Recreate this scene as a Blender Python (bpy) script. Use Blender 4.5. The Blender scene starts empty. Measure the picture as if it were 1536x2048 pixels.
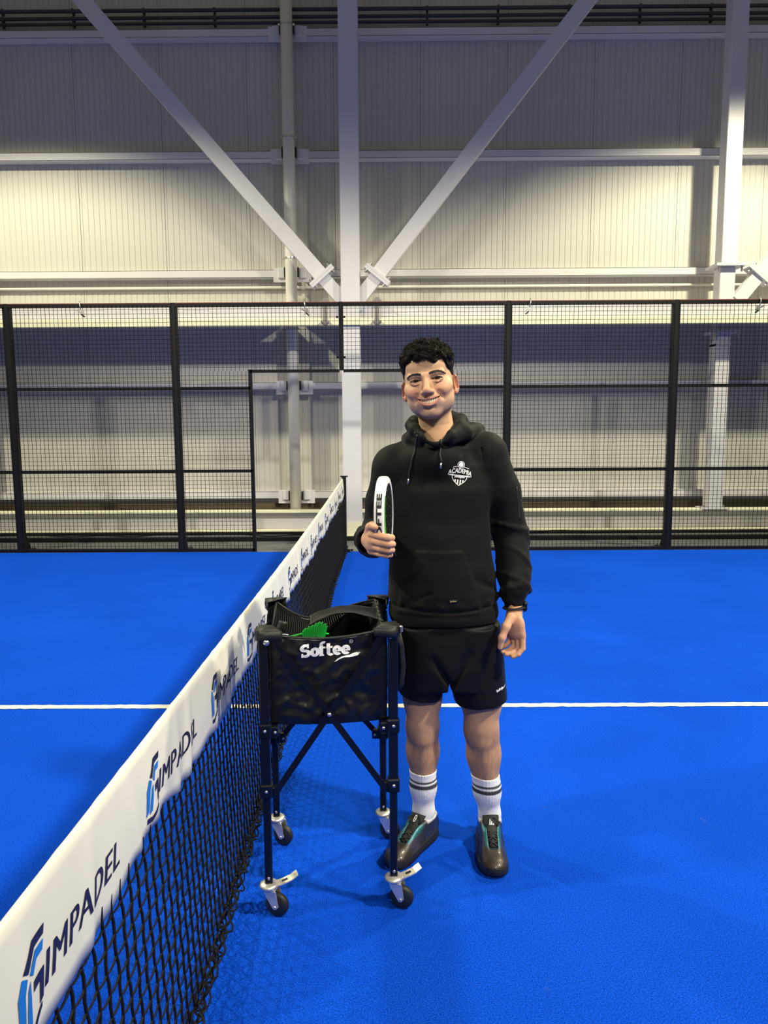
import bpy, bmesh, math, random
import numpy as np
from mathutils import Vector, Matrix, Euler
from mathutils.bvhtree import BVHTree

random.seed(7)
rng = np.random.default_rng(11)
SC = bpy.context.scene
COL = SC.collection

# ------------------------------------------------------------------ camera
CAM_POS = (0.5446, -3.7864, 1.5058)
YAW, PITCH, ROLL, FPX = -0.004748, 0.115347, -0.005722, 1440.0
_F = Vector((math.sin(YAW) * math.cos(PITCH), math.cos(YAW) * math.cos(PITCH), -math.sin(PITCH)))
_R = Vector((math.cos(YAW), -math.sin(YAW), 0))
_U = _R.cross(_F)
_R2 = _R * math.cos(ROLL) + _U * math.sin(ROLL)
_U2 = _U * math.cos(ROLL) - _R * math.sin(ROLL)
cam_data = bpy.data.cameras.new('camera')
cam_data.sensor_fit = 'VERTICAL'
cam_data.sensor_height = 36.0
cam_data.lens = 36.0 * FPX / 2048.0
cam_data.clip_start = 0.02
cam = bpy.data.objects.new('camera', cam_data)
m = Matrix((( _R2.x, _U2.x, -_F.x, CAM_POS[0]),
            ( _R2.y, _U2.y, -_F.y, CAM_POS[1]),
            ( _R2.z, _U2.z, -_F.z, CAM_POS[2]), (0, 0, 0, 1)))
cam.matrix_world = m
COL.objects.link(cam)
SC.camera = cam

# ------------------------------------------------------------------ world, hall lamps and added fill, exposure
w = bpy.data.worlds.new('hall_air')
SC.world = w
w.use_nodes = True
w.node_tree.nodes['Background'].inputs[0].default_value = (1.0, 0.93, 0.84, 1)
w.node_tree.nodes['Background'].inputs[1].default_value = 0.18

def flood(name, loc, aim, power, size, angle, blend, col):
    """A hall floodlight or added fill: a spot lamp with a broad cut-off cone."""
    l = bpy.data.lights.new(name, 'SPOT')
    l.energy = power
    l.spot_size = math.radians(angle)
    l.spot_blend = blend
    l.shadow_soft_size = size
    l.color = col
    o = bpy.data.objects.new(name, l)
    o.location = loc
    d = Vector(aim) - Vector(loc)
    o.rotation_euler = d.to_track_quat('-Z', 'Y').to_euler()
    COL.objects.link(o)
    return o

WARM = (1.0, 0.94, 0.63)
for lx, pw in ((-5.1, 1900), (6.0, 2500)):
    flood('court_flood_far', (lx, 3.3, 7.2), (lx * .92, 3.3, 0), pw, 0.16, 132, 0.30, WARM)
flood('court_flood_near', (-5.8, -3.0, 7.2), (-0.4, 2.0, 0), 2300, 0.22, 78, 0.8, (1, .93, .76))
flood('court_flood_near', (5.6, -3.6, 7.2), (0.9, 1.8, 0), 3500, 0.22, 78, 0.8, (1, .93, .76))
flood('added_front_fill', (2.2, -9.5, 7.2), (0.8, -1.0, 1.5), 2100, 0.25, 30, 0.9, (1, .93, .78))  # added lamp behind the camera, brightens the man's face and front

SC.view_settings.view_transform = 'Standard'
SC.view_settings.look = 'None'
SC.view_settings.gamma = 1.0
SC.view_settings.use_curve_mapping = False
SC.view_settings.exposure = -0.10

# ------------------------------------------------------------------ materials
MATS = {}
def nodes_of(name):
    mt = bpy.data.materials.new(name)
    mt.use_nodes = True
    nt = mt.node_tree
    return mt, nt, nt.nodes['Principled BSDF']

def mat(name, col, rough=0.5, metal=0.0, noise=0.0, nscale=20.0, bump=0.0, bscale=200.0, spec=0.5, sheen=0.0, coat=0.0, trans=0.0):
    """Procedural material: base colour with soft noise variation and a noise bump."""
    mt, nt, b = nodes_of(name)
    b.inputs['Roughness'].default_value = rough
    b.inputs['Metallic'].default_value = metal
    b.inputs['Specular IOR Level'].default_value = spec
    b.inputs['Sheen Weight'].default_value = sheen
    b.inputs['Coat Weight'].default_value = coat
    tc = nt.nodes.new('ShaderNodeTexCoord')
    n = nt.nodes.new('ShaderNodeTexNoise')
    n.inputs['Scale'].default_value = nscale
    n.inputs['Detail'].default_value = 4
    nt.links.new(tc.outputs['Object'], n.inputs['Vector'])
    r = nt.nodes.new('ShaderNodeValToRGB')
    lo = [max(0, c * (1 - noise)) for c in col]
    hi = [min(1, c * (1 + noise)) for c in col]
    r.color_ramp.elements[0].color = (*lo, 1)
    r.color_ramp.elements[1].color = (*hi, 1)
    r.color_ramp.elements[0].position = 0.3
    r.color_ramp.elements[1].position = 0.7
    nt.links.new(n.outputs['Fac'], r.inputs['Fac'])
    nt.links.new(r.outputs['Color'], b.inputs['Base Color'])
    if bump > 0:
        n2 = nt.nodes.new('ShaderNodeTexNoise')
        n2.inputs['Scale'].default_value = bscale
        n2.inputs['Detail'].default_value = 3
        nt.links.new(tc.outputs['Object'], n2.inputs['Vector'])
        bp = nt.nodes.new('ShaderNodeBump')
        bp.inputs['Strength'].default_value = bump
        bp.inputs['Distance'].default_value = 0.004
        nt.links.new(n2.outputs['Fac'], bp.inputs['Height'])
        nt.links.new(bp.outputs['Normal'], b.inputs['Normal'])
    MATS[name] = mt
    return mt

def attr_mat(name, rough=0.5, spec=0.5, metal=0.0, bump=0.0, bscale=300.0, sss=0.0, rough_attr=None, sheen=0.0, coat=0.0, noise=0.0, nscale=60.0):
    """Material whose base colour is the mesh's own colour attribute 'col' (skin tones, prints), with noise variation."""
    mt, nt, b = nodes_of(name)
    a = nt.nodes.new('ShaderNodeAttribute')
    a.attribute_name = 'col'
    tc = nt.nodes.new('ShaderNodeTexCoord')
    if noise > 0:
        n = nt.nodes.new('ShaderNodeTexNoise')
        n.inputs['Scale'].default_value = nscale
        n.inputs['Detail'].default_value = 5
        nt.links.new(tc.outputs['Object'], n.inputs['Vector'])
        mr = nt.nodes.new('ShaderNodeMapRange')
        mr.inputs['To Min'].default_value = 1 - noise
        mr.inputs['To Max'].default_value = 1 + noise
        nt.links.new(n.outputs['Fac'], mr.inputs['Value'])
        mx = nt.nodes.new('ShaderNodeVectorMath')
        mx.operation = 'SCALE'
        nt.links.new(a.outputs['Color'], mx.inputs[0])
        nt.links.new(mr.outputs[0], mx.inputs['Scale'])
        nt.links.new(mx.outputs[0], b.inputs['Base Color'])
    else:
        nt.links.new(a.outputs['Color'], b.inputs['Base Color'])
    b.inputs['Roughness'].default_value = rough
    b.inputs['Specular IOR Level'].default_value = spec
    b.inputs['Metallic'].default_value = metal
    b.inputs['Sheen Weight'].default_value = sheen
    b.inputs['Coat Weight'].default_value = coat
    if sss > 0:
        b.inputs['Subsurface Weight'].default_value = sss
        b.inputs['Subsurface Radius'].default_value = (0.008, 0.003, 0.0015)
        b.inputs['Subsurface Scale'].default_value = 1.0
    if bump > 0:
        n2 = nt.nodes.new('ShaderNodeTexNoise')
        n2.inputs['Scale'].default_value = bscale
        nt.links.new(tc.outputs['Object'], n2.inputs['Vector'])
        bp = nt.nodes.new('ShaderNodeBump')
        bp.inputs['Strength'].default_value = bump
        bp.inputs['Distance'].default_value = 0.002
        nt.links.new(n2.outputs['Fac'], bp.inputs['Height'])
        nt.links.new(bp.outputs['Normal'], b.inputs['Normal'])
    MATS[name] = mt
    return mt

# blue sanded artificial turf
def turf_mat():
    mt, nt, b = nodes_of('blue_turf')
    tc = nt.nodes.new('ShaderNodeTexCoord')
    def noise(scale, det, rough=.5):
        n = nt.nodes.new('ShaderNodeTexNoise')
        n.inputs['Scale'].default_value = scale
        n.inputs['Detail'].default_value = det
        n.inputs['Roughness'].default_value = rough
        nt.links.new(tc.outputs['Object'], n.inputs['Vector'])
        return n
    big = noise(1.1, 5, .6)
    fine = noise(235, 3, .75)
    sand = noise(3.2, 6, .75)
    r = nt.nodes.new('ShaderNodeValToRGB')
    r.color_ramp.elements[0].position = .33
    r.color_ramp.elements[1].position = .70
    r.color_ramp.elements[0].color = (0.0004, 0.018, 0.24, 1)
    r.color_ramp.elements[1].color = (0.0075, 0.112, 0.86, 1)
    nt.links.new(fine.outputs['Fac'], r.inputs['Fac'])
    mr = nt.nodes.new('ShaderNodeMapRange')
    mr.inputs['From Min'].default_value = .3
    mr.inputs['From Max'].default_value = .7
    mr.inputs['To Min'].default_value = .90
    mr.inputs['To Max'].default_value = 1.10
    nt.links.new(big.outputs['Fac'], mr.inputs['Value'])
    sc = nt.nodes.new('ShaderNodeVectorMath')
    sc.operation = 'SCALE'
    nt.links.new(r.outputs['Color'], sc.inputs[0])
    nt.links.new(mr.outputs[0], sc.inputs['Scale'])
    sr = nt.nodes.new('ShaderNodeMapRange')           # faint sandy smears
    sr.inputs['From Min'].default_value = .66
    sr.inputs['From Max'].default_value = .86
    sr.inputs['To Min'].default_value = 0
    sr.inputs['To Max'].default_value = .30
    nt.links.new(sand.outputs['Fac'], sr.inputs['Value'])
    mx = nt.nodes.new('ShaderNodeMix')
    mx.data_type = 'RGBA'
    nt.links.new(sr.outputs[0], mx.inputs['Factor'])
    nt.links.new(sc.outputs[0], mx.inputs['A'])
    mx.inputs['B'].default_value = (.20, .24, .55, 1)
    nt.links.new(mx.outputs['Result'], b.inputs['Base Color'])
    b.inputs['Roughness'].default_value = .85
    b.inputs['Specular IOR Level'].default_value = .02
    b.inputs['Sheen Weight'].default_value = .0
    b.inputs['Sheen Tint'].default_value = (.15, .35, 1, 1)
    bp = nt.nodes.new('ShaderNodeBump')
    bp.inputs['Strength'].default_value = .55
    bp.inputs['Distance'].default_value = .006
    nt.links.new(fine.outputs['Fac'], bp.inputs['Height'])
    nt.links.new(bp.outputs['Normal'], b.inputs['Normal'])
    MATS['turf'] = mt
turf_mat()
mat('line_paint', (.70, .68, .56), .9, noise=.05, nscale=120, bump=.4, bscale=350)
mat('hall_ground', (.14, .145, .15), .95, noise=.45, nscale=90, bump=.3, bscale=300)
mat('wall_panel', (.52, .507, .475), .55, noise=.02, nscale=1.5)
mat('steel_white', (.62, .61, .645), .45, noise=.03, nscale=3, bump=.02, bscale=40)
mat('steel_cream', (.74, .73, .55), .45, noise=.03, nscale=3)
mat('pipe_white', (.72, .70, .64), .4, noise=.03, nscale=4)
mat('conduit', (.035, .035, .04), .5, noise=.1, nscale=8)
mat('zinc', (.55, .54, .52), .32, metal=.9, noise=.08, nscale=30)
mat('black_steel', (.005, .005, .006), .5, noise=.15, nscale=8, spec=.25)
mat('black_wire', (.004, .004, .005), .6, noise=.1, nscale=8, spec=.12)
mat('red_tape', (.23, .05, .04), .6, noise=.15, nscale=12)
mat('net_cord', (.004, .004, .006), .75, noise=.2, nscale=60, spec=.25)
mat('net_band', (.74, .73, .64), .5, noise=.02, nscale=6, bump=.05, bscale=30)
mat('ink_navy', (.012, .012, .05), .5, noise=.05)
mat('ink_blue', (.01, .16, .62), .5, noise=.05)
mat('print_white', (.86, .86, .86), .6, noise=.03)
mat('print_black', (.010, .010, .010), .45, noise=.05)
mat('cart_steel', (.003, .0035, .006), .32, noise=.15, nscale=12)
mat('bag_cloth', (.0060, .0060, .0062), .36, noise=.25, nscale=14, bump=.25, bscale=28)
mat('bag_strap', (.012, .012, .0105), .55, noise=.2, nscale=40, bump=.3, bscale=260)
mat('rubber', (.012, .012, .013), .55, noise=.15, nscale=40)
mat('chrome', (.80, .77, .68), .34, metal=.75, noise=.06, nscale=40)
mat('rivet', (.62, .62, .66), .3, metal=.9, noise=.05)
mat('green_plastic', (.012, .42, .045), .4, noise=.15, nscale=30)
mat('recess_shade', (.15, .12, .075), .9, noise=.2)

# ------------------------------------------------------------------ mesh helpers
def rotm(ax):
    """Orthonormal frame with z along ax."""
    z = np.array(ax, float); z /= np.linalg.norm(z)
    a = np.array((0, 0, 1.0)) if abs(z[2]) < .9 else np.array((0, 1.0, 0))
    x = np.cross(a, z); x /= np.linalg.norm(x)
    y = np.cross(z, x)
    return x, y, z

class MB:
    def __init__(s):
        s.v = []; s.f = []
    def add(s, v, f):
        k = len(s.v)
        s.v += [tuple(map(float, p)) for p in v]
        s.f += [tuple(i + k for i in q) for q in f]
        return s
    def box(s, c, d, bev=0.0, rz=0.0):
        x, y, z = [k / 2 for k in d]
        if bev <= 0:
            vs = [(sx * x, sy * y, sz * z) for sz in (-1, 1) for sx, sy in ((-1, -1), (1, -1), (1, 1), (-1, 1))]
            fs = [(3, 2, 1, 0), (4, 5, 6, 7), (0, 1, 5, 4), (1, 2, 6, 5), (2, 3, 7, 6), (3, 0, 4, 7)]
        else:
            b = min(bev, x * .95, y * .95, z * .95)
            vs = []; fs = []
            for zz, k in ((-z, b), (-z + b, 0), (z - b, 0), (z, b)):
                X, Y = x - k, y - k
                q = b if k == 0 else 0
                ring = [(-X + q, -Y), (X - q, -Y), (X, -Y + q), (X, Y - q), (X - q, Y), (-X + q, Y), (-X, Y - q), (-X, -Y + q)] if k == 0 else \
                       [(-X, -Y), (X, -Y), (X, -Y), (X, Y), (X, Y), (-X, Y), (-X, Y), (-X, -Y)]
                vs += [(px, py, zz) for px, py in ring]
            for i in range(3):
                for j in range(8):
                    a = i * 8 + j; bq = i * 8 + (j + 1) % 8
                    fs.append((a, bq, bq + 8, a + 8))
            fs.append(tuple(range(7, -1, -1))); fs.append(tuple(range(24, 32)))
        if rz:
            cz, sz_ = math.cos(rz), math.sin(rz)
            vs = [(a * cz - b2 * sz_, a * sz_ + b2 * cz, q) for a, b2, q in vs]
        return s.add([(a + c[0], b2 + c[1], q + c[2]) for a, b2, q in vs], fs)
    def bar(s, p0, p1, w, h, up=None):
        """Rectangular bar from p0 to p1; w along the side axis, h along up."""
        p0 = np.array(p0, float); p1 = np.array(p1, float)
        z = p1 - p0; z /= np.linalg.norm(z)
        u = np.array(up if up is not None else ((0, 0, 1) if abs(z[2]) < .9 else (0, 1, 0)), float)
        x = np.cross(u, z); x /= np.linalg.norm(x); y = np.cross(z, x)
        vs = []
        for p in (p0, p1):
            for a, b in ((-1, -1), (1, -1), (1, 1), (-1, 1)):
                vs.append(p + x * a * w / 2 + y * b * h / 2)
        return s.add(vs, [(3, 2, 1, 0), (4, 5, 6, 7), (0, 1, 5, 4), (1, 2, 6, 5), (2, 3, 7, 6), (3, 0, 4, 7)])
    def cyl(s, p0, p1, r, r2=None, n=14, caps=True):
        p0 = np.array(p0, float); p1 = np.array(p1, float)
        x, y, z = rotm(p1 - p0); r2 = r if r2 is None else r2
        vs = []
        for p, q in ((p0, r), (p1, r2)):
            for i in range(n):
                a = 2 * math.pi * i / n
                vs.append(p + (x * math.cos(a) + y * math.sin(a)) * q)
        fs = [(i, (i + 1) % n, n + (i + 1) % n, n + i) for i in range(n)]
        if caps:
            fs += [tuple(range(n - 1, -1, -1)), tuple(range(n, 2 * n))]
        return s.add(vs, fs)
    def tube(s, path, r, n=8, closed=False, flat=None, caps=True):
        """Tube along a polyline; r a number or list; flat squashes along the frame's y."""
        P = np.array(path, float); m_ = len(P)
        R_ = np.full(m_, r) if np.isscalar(r) else np.array(r, float)
        T = np.roll(P, -1, 0) - np.roll(P, 1, 0) if closed else np.gradient(P, axis=0)
        T /= np.linalg.norm(T, axis=1)[:, None] + 1e-12
        x, y, _ = rotm(T[0])
        vs = []
        for i in range(m_):
            x = x - T[i] * (x @ T[i]); x /= np.linalg.norm(x); y = np.cross(T[i], x)
            for k in range(n):
                a = 2 * math.pi * k / n
                vs.append(P[i] + (x * math.cos(a) + y * math.sin(a) * (flat or 1)) * R_[i])
        fs = []
        for i in range(m_ if closed else m_ - 1):
            j = (i + 1) % m_
            for k in range(n):
                k2 = (k + 1) % n
                fs.append((i * n + k, i * n + k2, j * n + k2, j * n + k))
        if not closed and caps:
            fs += [tuple(range(n - 1, -1, -1)), tuple((m_ - 1) * n + k for k in range(n))]
        return s.add(vs, fs)
    def lathe(s, prof, origin=(0, 0, 0), axis=(0, 0, 1), n=24):
        x, y, z = rotm(axis); o = np.array(origin, float)
        vs = []
        for r, h in prof:
            for k in range(n):
                a = 2 * math.pi * k / n
                vs.append(o + z * h + (x * math.cos(a) + y * math.sin(a)) * r)
        fs = [(i * n + k, i * n + (k + 1) % n, (i + 1) * n + (k + 1) % n, (i + 1) * n + k) for i in range(len(prof) - 1) for k in range(n)]
        fs += [tuple(range(n - 1, -1, -1)), tuple((len(prof) - 1) * n + k for k in range(n))]
        return s.add(vs, fs)
    def grid(s, fn, nu, nv):
        vs = [fn(i / nu, j / nv) for j in range(nv + 1) for i in range(nu + 1)]
        fs = [(j * (nu + 1) + i, j * (nu + 1) + i + 1, (j + 1) * (nu + 1) + i + 1, (j + 1) * (nu + 1) + i) for j in range(nv) for i in range(nu)]
        return s.add(vs, fs)
    def prism(s, poly, p0, ex, ey, depth):
        """Polygon (2D) in plane p0 + x*ex + y*ey, extruded by depth along ex x ey."""
        p0 = np.array(p0, float); ex = np.array(ex, float); ey = np.array(ey, float)
        nrm = np.cross(ex, ey); nrm /= np.linalg.norm(nrm); n = len(poly)
        a = [p0 + ex * u + ey * v for u, v in poly]
        b = [p + nrm * depth for p in a]
        return s.add(a + b, [tuple(range(n - 1, -1, -1)), tuple(range(n, 2 * n))] + [(i, (i + 1) % n, n + (i + 1) % n, n + i) for i in range(n)])
    def mesh(s, name, material, smooth=False):
        me = bpy.data.meshes.new(name)
        me.from_pydata(s.v, [], s.f)
        me.materials.append(MATS[material] if isinstance(material, str) else material)
        if smooth:
            me.polygons.foreach_set('use_smooth', [True] * len(me.polygons))
        me.update()
        return me
    def build(s, name, material, parent=None, smooth=False, local=False):
        """Link as one mesh object. Vertices are world coordinates unless local."""
        if parent is not None and not local:
            o = wloc(parent)
            s.v = [(a - o[0], b - o[1], c - o[2]) for a, b, c in s.v]
        me = s.mesh(name, material, smooth)
        ob = bpy.data.objects.new(name, me)
        COL.objects.link(ob)
        if parent is not None:
            ob.parent = parent
        return ob

def wloc(o):
    p = Vector(o.location)
    while o.parent:
        o = o.parent; p += Vector(o.location)
    return p

def tag(o, label=None, cat=None, group=None, kind=None):
    if label: o['label'] = label
    if cat: o['category'] = cat
    if group: o['group'] = group
    if kind: o['kind'] = kind
    return o

def thing(name, loc, label, cat, group=None, rz=0.0):
    o = bpy.data.objects.new(name, None)
    o.empty_display_size = .1
    o.location = loc
    o.rotation_euler = (0, 0, rz)
    COL.objects.link(o)
    return tag(o, label, cat, group)

def smooth_angle(o, deg=35):
    me = o.data
    me.polygons.foreach_set('use_smooth', [True] * len(me.polygons))
    try:
        me.set_sharp_from_angle(angle=math.radians(deg))
    except Exception:
        pass
    return o

def copy_tree(o, parent=None, loc=None):
    c = o.copy(); COL.objects.link(c)
    c.parent = parent
    if loc is not None: c.location = loc
    for ch in [k for k in o.children]:
        copy_tree(ch, c)
    return c

# ------------------------------------------------------------------ lettering
def text_polys(txt, size=1.0, bold=0.0, shear=0.0, xs=1.0, spacing=1.0):
    """Triangulated flat lettering from the built-in font: (verts Nx2, faces). Left edge at 0, baseline at 0."""
    cu = bpy.data.curves.new('lettering', 'FONT')
    cu.body = txt; cu.size = size; cu.offset = bold; cu.shear = shear; cu.space_character = spacing
    cu.resolution_u = 4
    ob = bpy.data.objects.new('lettering', cu)
    COL.objects.link(ob)
    dg = bpy.context.evaluated_depsgraph_get()
    me = bpy.data.meshes.new_from_object(ob.evaluated_get(dg))
    V = np.array([v.co[:2] for v in me.vertices], float)
    F = [tuple(p.vertices) for p in me.polygons]
    bpy.data.objects.remove(ob); bpy.data.curves.remove(cu); bpy.data.meshes.remove(me)
    V[:, 0] = (V[:, 0] - V[:, 0].min()) * xs
    return V, F

def slice_flat(V, F, step):
    """Cut a flat 2D mesh along a grid so that it can be draped over a curved surface."""
    bm = bmesh.new()
    vs = [bm.verts.new((x, y, 0)) for x, y in V]
    for f in F:
        try: bm.faces.new([vs[i] for i in f])
        except ValueError: pass
    for ax in (0, 1):
        lo, hi = V[:, ax].min(), V[:, ax].max()
        n = Vector((1, 0, 0)) if ax == 0 else Vector((0, 1, 0))
        k = lo + step
        while k < hi:
            bmesh.ops.bisect_plane(bm, geom=bm.verts[:] + bm.edges[:] + bm.faces[:], plane_co=n * k, plane_no=n)
            k += step
    bmesh.ops.triangulate(bm, faces=bm.faces[:])
    bm.verts.index_update()
    V2 = np.array([v.co[:2] for v in bm.verts], float); F2 = [tuple(v.index for v in f.verts) for f in bm.faces]
    bm.free()
    return V2, F2

def merge2d(items):
    V = []; F = []; k = 0
    for v, f in items:
        V.append(np.array(v, float)); F += [tuple(i + k for i in q) for q in f]; k += len(v)
    return np.vstack(V), F

def poly2d(pts):
    return np.array(pts, float), [tuple(range(len(pts)))]

def stroke2d(pts, wd, closed=False):
    """Thick polyline as quads."""
    P = np.array(pts, float)
    if closed: P = np.vstack([P, P[:1]])
    W = np.full(len(P), wd) if np.isscalar(wd) else np.array(wd)
    T = np.gradient(P, axis=0); T /= np.linalg.norm(T, axis=1)[:, None] + 1e-9
    N = np.stack([-T[:, 1], T[:, 0]], 1)
    A = P + N * W[:, None] / 2; B = P - N * W[:, None] / 2
    V = np.empty((2 * len(P), 2)); V[0::2] = A; V[1::2] = B
    return V, [(2 * i, 2 * i + 1, 2 * i + 3, 2 * i + 2) for i in range(len(P) - 1)]

def drape(V, F, p0, ex, ey, bvh, ray, off=.0015):
    """Project a flat print onto a surface along ray; returns an MB."""
    p0 = Vector(p0); ex = Vector(ex); ey = Vector(ey); ray = Vector(ray).normalized()
    out = []
    last = None
    for x, y in V:
        p = p0 + ex * x + ey * y
        h = bvh.ray_cast(p, ray)
        if h[0] is None:
            q = p + ray * (last if last else .05)
        else:
            last = h[3]; q = h[0] - ray * off
        out.append(tuple(q))
    b = MB(); b.add(out, F)
    return b

def bvh_of(*obs):
    V = []; F = []; k = 0
    for o in obs:
        w_ = wloc(o)
        V += [tuple(v.co + w_) for v in o.data.vertices]
        F += [tuple(i + k for i in p.vertices) for p in o.data.polygons]
        k = len(V)
    return BVHTree.FromPolygons(V, F)

# ================================================================== SETTING
FENCE_Y = 5.0
WALL_Y = 7.0
# court turf
b = MB()
b.add([(-10, -5, 0), (10, -5, 0), (10, FENCE_Y, 0), (-10, FENCE_Y, 0)], [(0, 1, 2, 3)])
b.add([(-10, -5, -.1), (10, -5, -.1), (10, FENCE_Y, -.1), (-10, FENCE_Y, -.1)], [(3, 2, 1, 0)])
floor = b.build('floor', 'turf'); tag(floor, 'blue artificial turf of the padel court', kind='structure')
b = MB()
b.box((0, 6.9, -.03), (22, 3.8, .06)); b.box((0, -7.5, -.03), (22, 5.0, .06))
b.box((10.5, 0, -.03), (1.0, 10, .06)); b.box((-10.5, 0, -.03), (1.0, 10, .06))
hall = b.build('floor_hall', 'hall_ground'); tag(hall, 'speckled grey hall floor outside the court fence', kind='structure')

# white centre service line with frayed edges, a strip laid in the turf
b = MB()
N = 500; xs = np.linspace(-6.95, 6.95, N)
lo = -.025 + rng.normal(0, .0022, N); hi = .025 + rng.normal(0, .0022, N)
vs = [(x, l, .0025) for x, l in zip(xs, lo)] + [(x, h, .0025) for x, h in zip(xs, hi)]
b.add(vs, [(i, i + 1, N + i + 1, N + i) for i in range(N - 1)])
ln = b.build('court_line', 'line_paint'); tag(ln, 'white service line running across the blue turf', 'court line')

# back wall: ribbed sandwich panels
wall = MB().box((0, WALL_Y + .14, 4.5), (22, .12, 9)).build('wall_back', 'wall_panel')
tag(wall, 'pale ribbed panel wall of the sports hall', kind='structure')
PW = 1.2265
def panel_profile():
    n = 15; pitch = PW / n; pts = [(0.0, .012), (.004, .0)]
    for i in range(n):
        x = (i + .5) * pitch
        pts += [(x - .0075, 0), (x - .003, .0055), (x + .003, .0055), (x + .0075, 0)]
    pts += [(PW - .004, .0), (PW, .012)]
    return pts
prof = panel_profile()
b = MB(); Z0, Z1 = .30, 8.6; n = len(prof)
vs = [(x, d, Z0) for x, d in prof] + [(x, d, Z1) for x, d in prof]
vs += [(0, .08, Z0), (PW, .08, Z0), (0, .08, Z1), (PW, .08, Z1)]
fs = [(i, i + 1, n + i + 1, n + i) for i in range(n - 1)] + [(2 * n, 0, n, 2 * n + 2), (n - 1, 2 * n + 1, 2 * n + 3, 2 * n - 1)]
b.add(vs, fs); pm = b.mesh('wall_panel', 'wall_panel')
for k in range(-5, 12):
    o = bpy.data.objects.new('wall_panel', pm); COL.objects.link(o); o.parent = wall
    o.location = Vector((-3.865 + PW * k, WALL_Y, 0)) - wloc(wall)

# ------------------------------------------------------------------ steelwork in front of the wall
girt_names = [(7.00, 'uppermost pale steel wall rail, under the dark conduits'),
              (5.39, 'pale steel wall rail second from the top, crossing both diagonal braces'),
              (3.77, 'pale steel wall rail just below the brace feet, above the fence'),
              (2.18, 'pale steel wall rail behind the mesh at head height'),
              (0.585, 'lowest pale steel wall rail, above the painted recess shade')]
DPX = -.80          # downpipe position
for z, lab in girt_names:
    t = thing('wall_rail', (0, WALL_Y, z - .1), lab, 'rail', 'horizontal wall rails')
    for x0, x1 in ((-10.5, DPX - .11), (DPX + .11, 10.5)):
        g = MB()
        # C-profile rail: front face, returned lips, open back
        c = (x0 + x1) / 2; L = x1 - x0
        g.box((c, WALL_Y - .148, z - .05), (L, .006, .105)); g.box((c, WALL_Y - .076, z), (L, .15, .006)); g.box((c, WALL_Y - .076, z - .10), (L, .15, .006))
        g.build('rail', 'steel_white', t)
    for sx in (-1, 1):
        MB().box((DPX + sx * .155, WALL_Y - .165, z - .05), (.10, .05, .15), .012).build('sleeve', 'steel_white', t)
        MB().box((DPX + sx * .17, WALL_Y - .155, z - .075), (.20, .008, .20), .003).build('splice_plate', 'steel_white', t)

# downpipe with clamp rings
t = thing('downpipe', (DPX, 6.72, .3), 'round white downpipe on the wall left of the central column', 'pipe')
MB().cyl((DPX, 6.72, .33), (DPX, 6.72, 8.6), .082, n=28).build('pipe', 'pipe_white', t, True)
for z in (6.98, 5.52, 3.90, 2.93):
    g = MB().cyl((DPX, 6.72, z - .013), (DPX, 6.72, z + .013), .089, n=28)
    for sx in (-1, 1): g.box((DPX + sx * .1, 6.72, z), (.03, .02, .03))
    g.build('clamp', 'zinc', t)
for z in (6.95, 5.34, 3.72, 2.13, .53):
    for sx in (-1, 1):
        MB().box((DPX + sx * .093, 6.76, z), (.018, .05, .13)).build('spacer', 'black_steel', t)
MB().cyl((DPX, 6.72, .318), (DPX, 6.72, .335), .105, n=28).build('foot_flange', 'zinc', t)

# deep horizontal beam at fence-top height
t = thing('wind_beam', (0, 6.5, 2.9), 'deep pale horizontal steel beam just behind the fence top', 'beam')
MB().box((0, 6.13, 3.055), (21, .02, .17)).build('front_flange', 'steel_white', t)
for x0, x1 in ((-10.5, DPX - .10), (DPX + .10, 10.5)): MB().box(((x0 + x1) / 2, 6.545, 3.06), (x1 - x0, .79, .03)).build('web', 'steel_white', t)
MB().box((0, 6.10, 2.925), (21, .09, .09)).build('lit_strip_lip', 'steel_cream', t)  # added lip; its cream colour paints in the warm lit strip under the beam
g = MB()
for k in range(-10, 11): g.box((k * .98 + .3, 6.117, 2.976), (.03, .01, .012))
g.build('bolt_row', 'zinc', t)

# plinth beam at floor level
t = thing('plinth_beam', (0, 6.5, 0), 'pale I-shaped steel plinth beam along the foot of the wall', 'beam')
g = MB(); g.box((0, 6.50, .335), (21, .24, .022)); g.build('top_flange', 'steel_cream', t)
MB().box((0, 6.53, .20), (21, .014, .25)).build('web', 'steel_white', t)
MB().box((0, 6.50, .065), (21, .24, .02)).build('bottom_flange', 'steel_cream', t)
g = MB(); g.box((0, 6.98, .2), (21, .05, .42)); o = g.build('trim_1', 'recess_shade'); tag(o, 'brown strip painted as recess shade at the wall foot', kind='structure')  # brown colour stands for the shade on the set-back wall foot
g = MB(); g.box((0, 5.86, .03), (21, .06, .06), .01); o = g.build('trim_2', 'black_steel'); tag(o, 'black kerb strip on the hall floor behind the fence', kind='structure')

# loose black cables on the kerb
for k, (y, z0, lab) in enumerate(((5.92, .075, 'thin black cable sagging along the kerb behind the left fence'), (5.97, .09, 'thin black cable lying along the kerb behind the right fence'))):
    X = np.linspace(-5.2, -.2, 60) if k == 0 else np.linspace(1.2, 6, 60)
    pts = [(x, y + .015 * math.sin(x * 3.1), z0 + .012 * math.sin(x * 2.3 + k) + .008 * math.sin(x * 7)) for x in X]
    o = MB().tube(pts, .008, 6).build('cable', 'black_wire', None, True); tag(o, lab, 'cable', 'cables along the kerb')
MB_box = MB().box((-.35, 5.98, .09), (.26, .12, .12), .01)
o = MB_box.build('junction_box', 'black_steel'); tag(o, 'small black box on the hall floor left of the central column', 'box')

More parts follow.
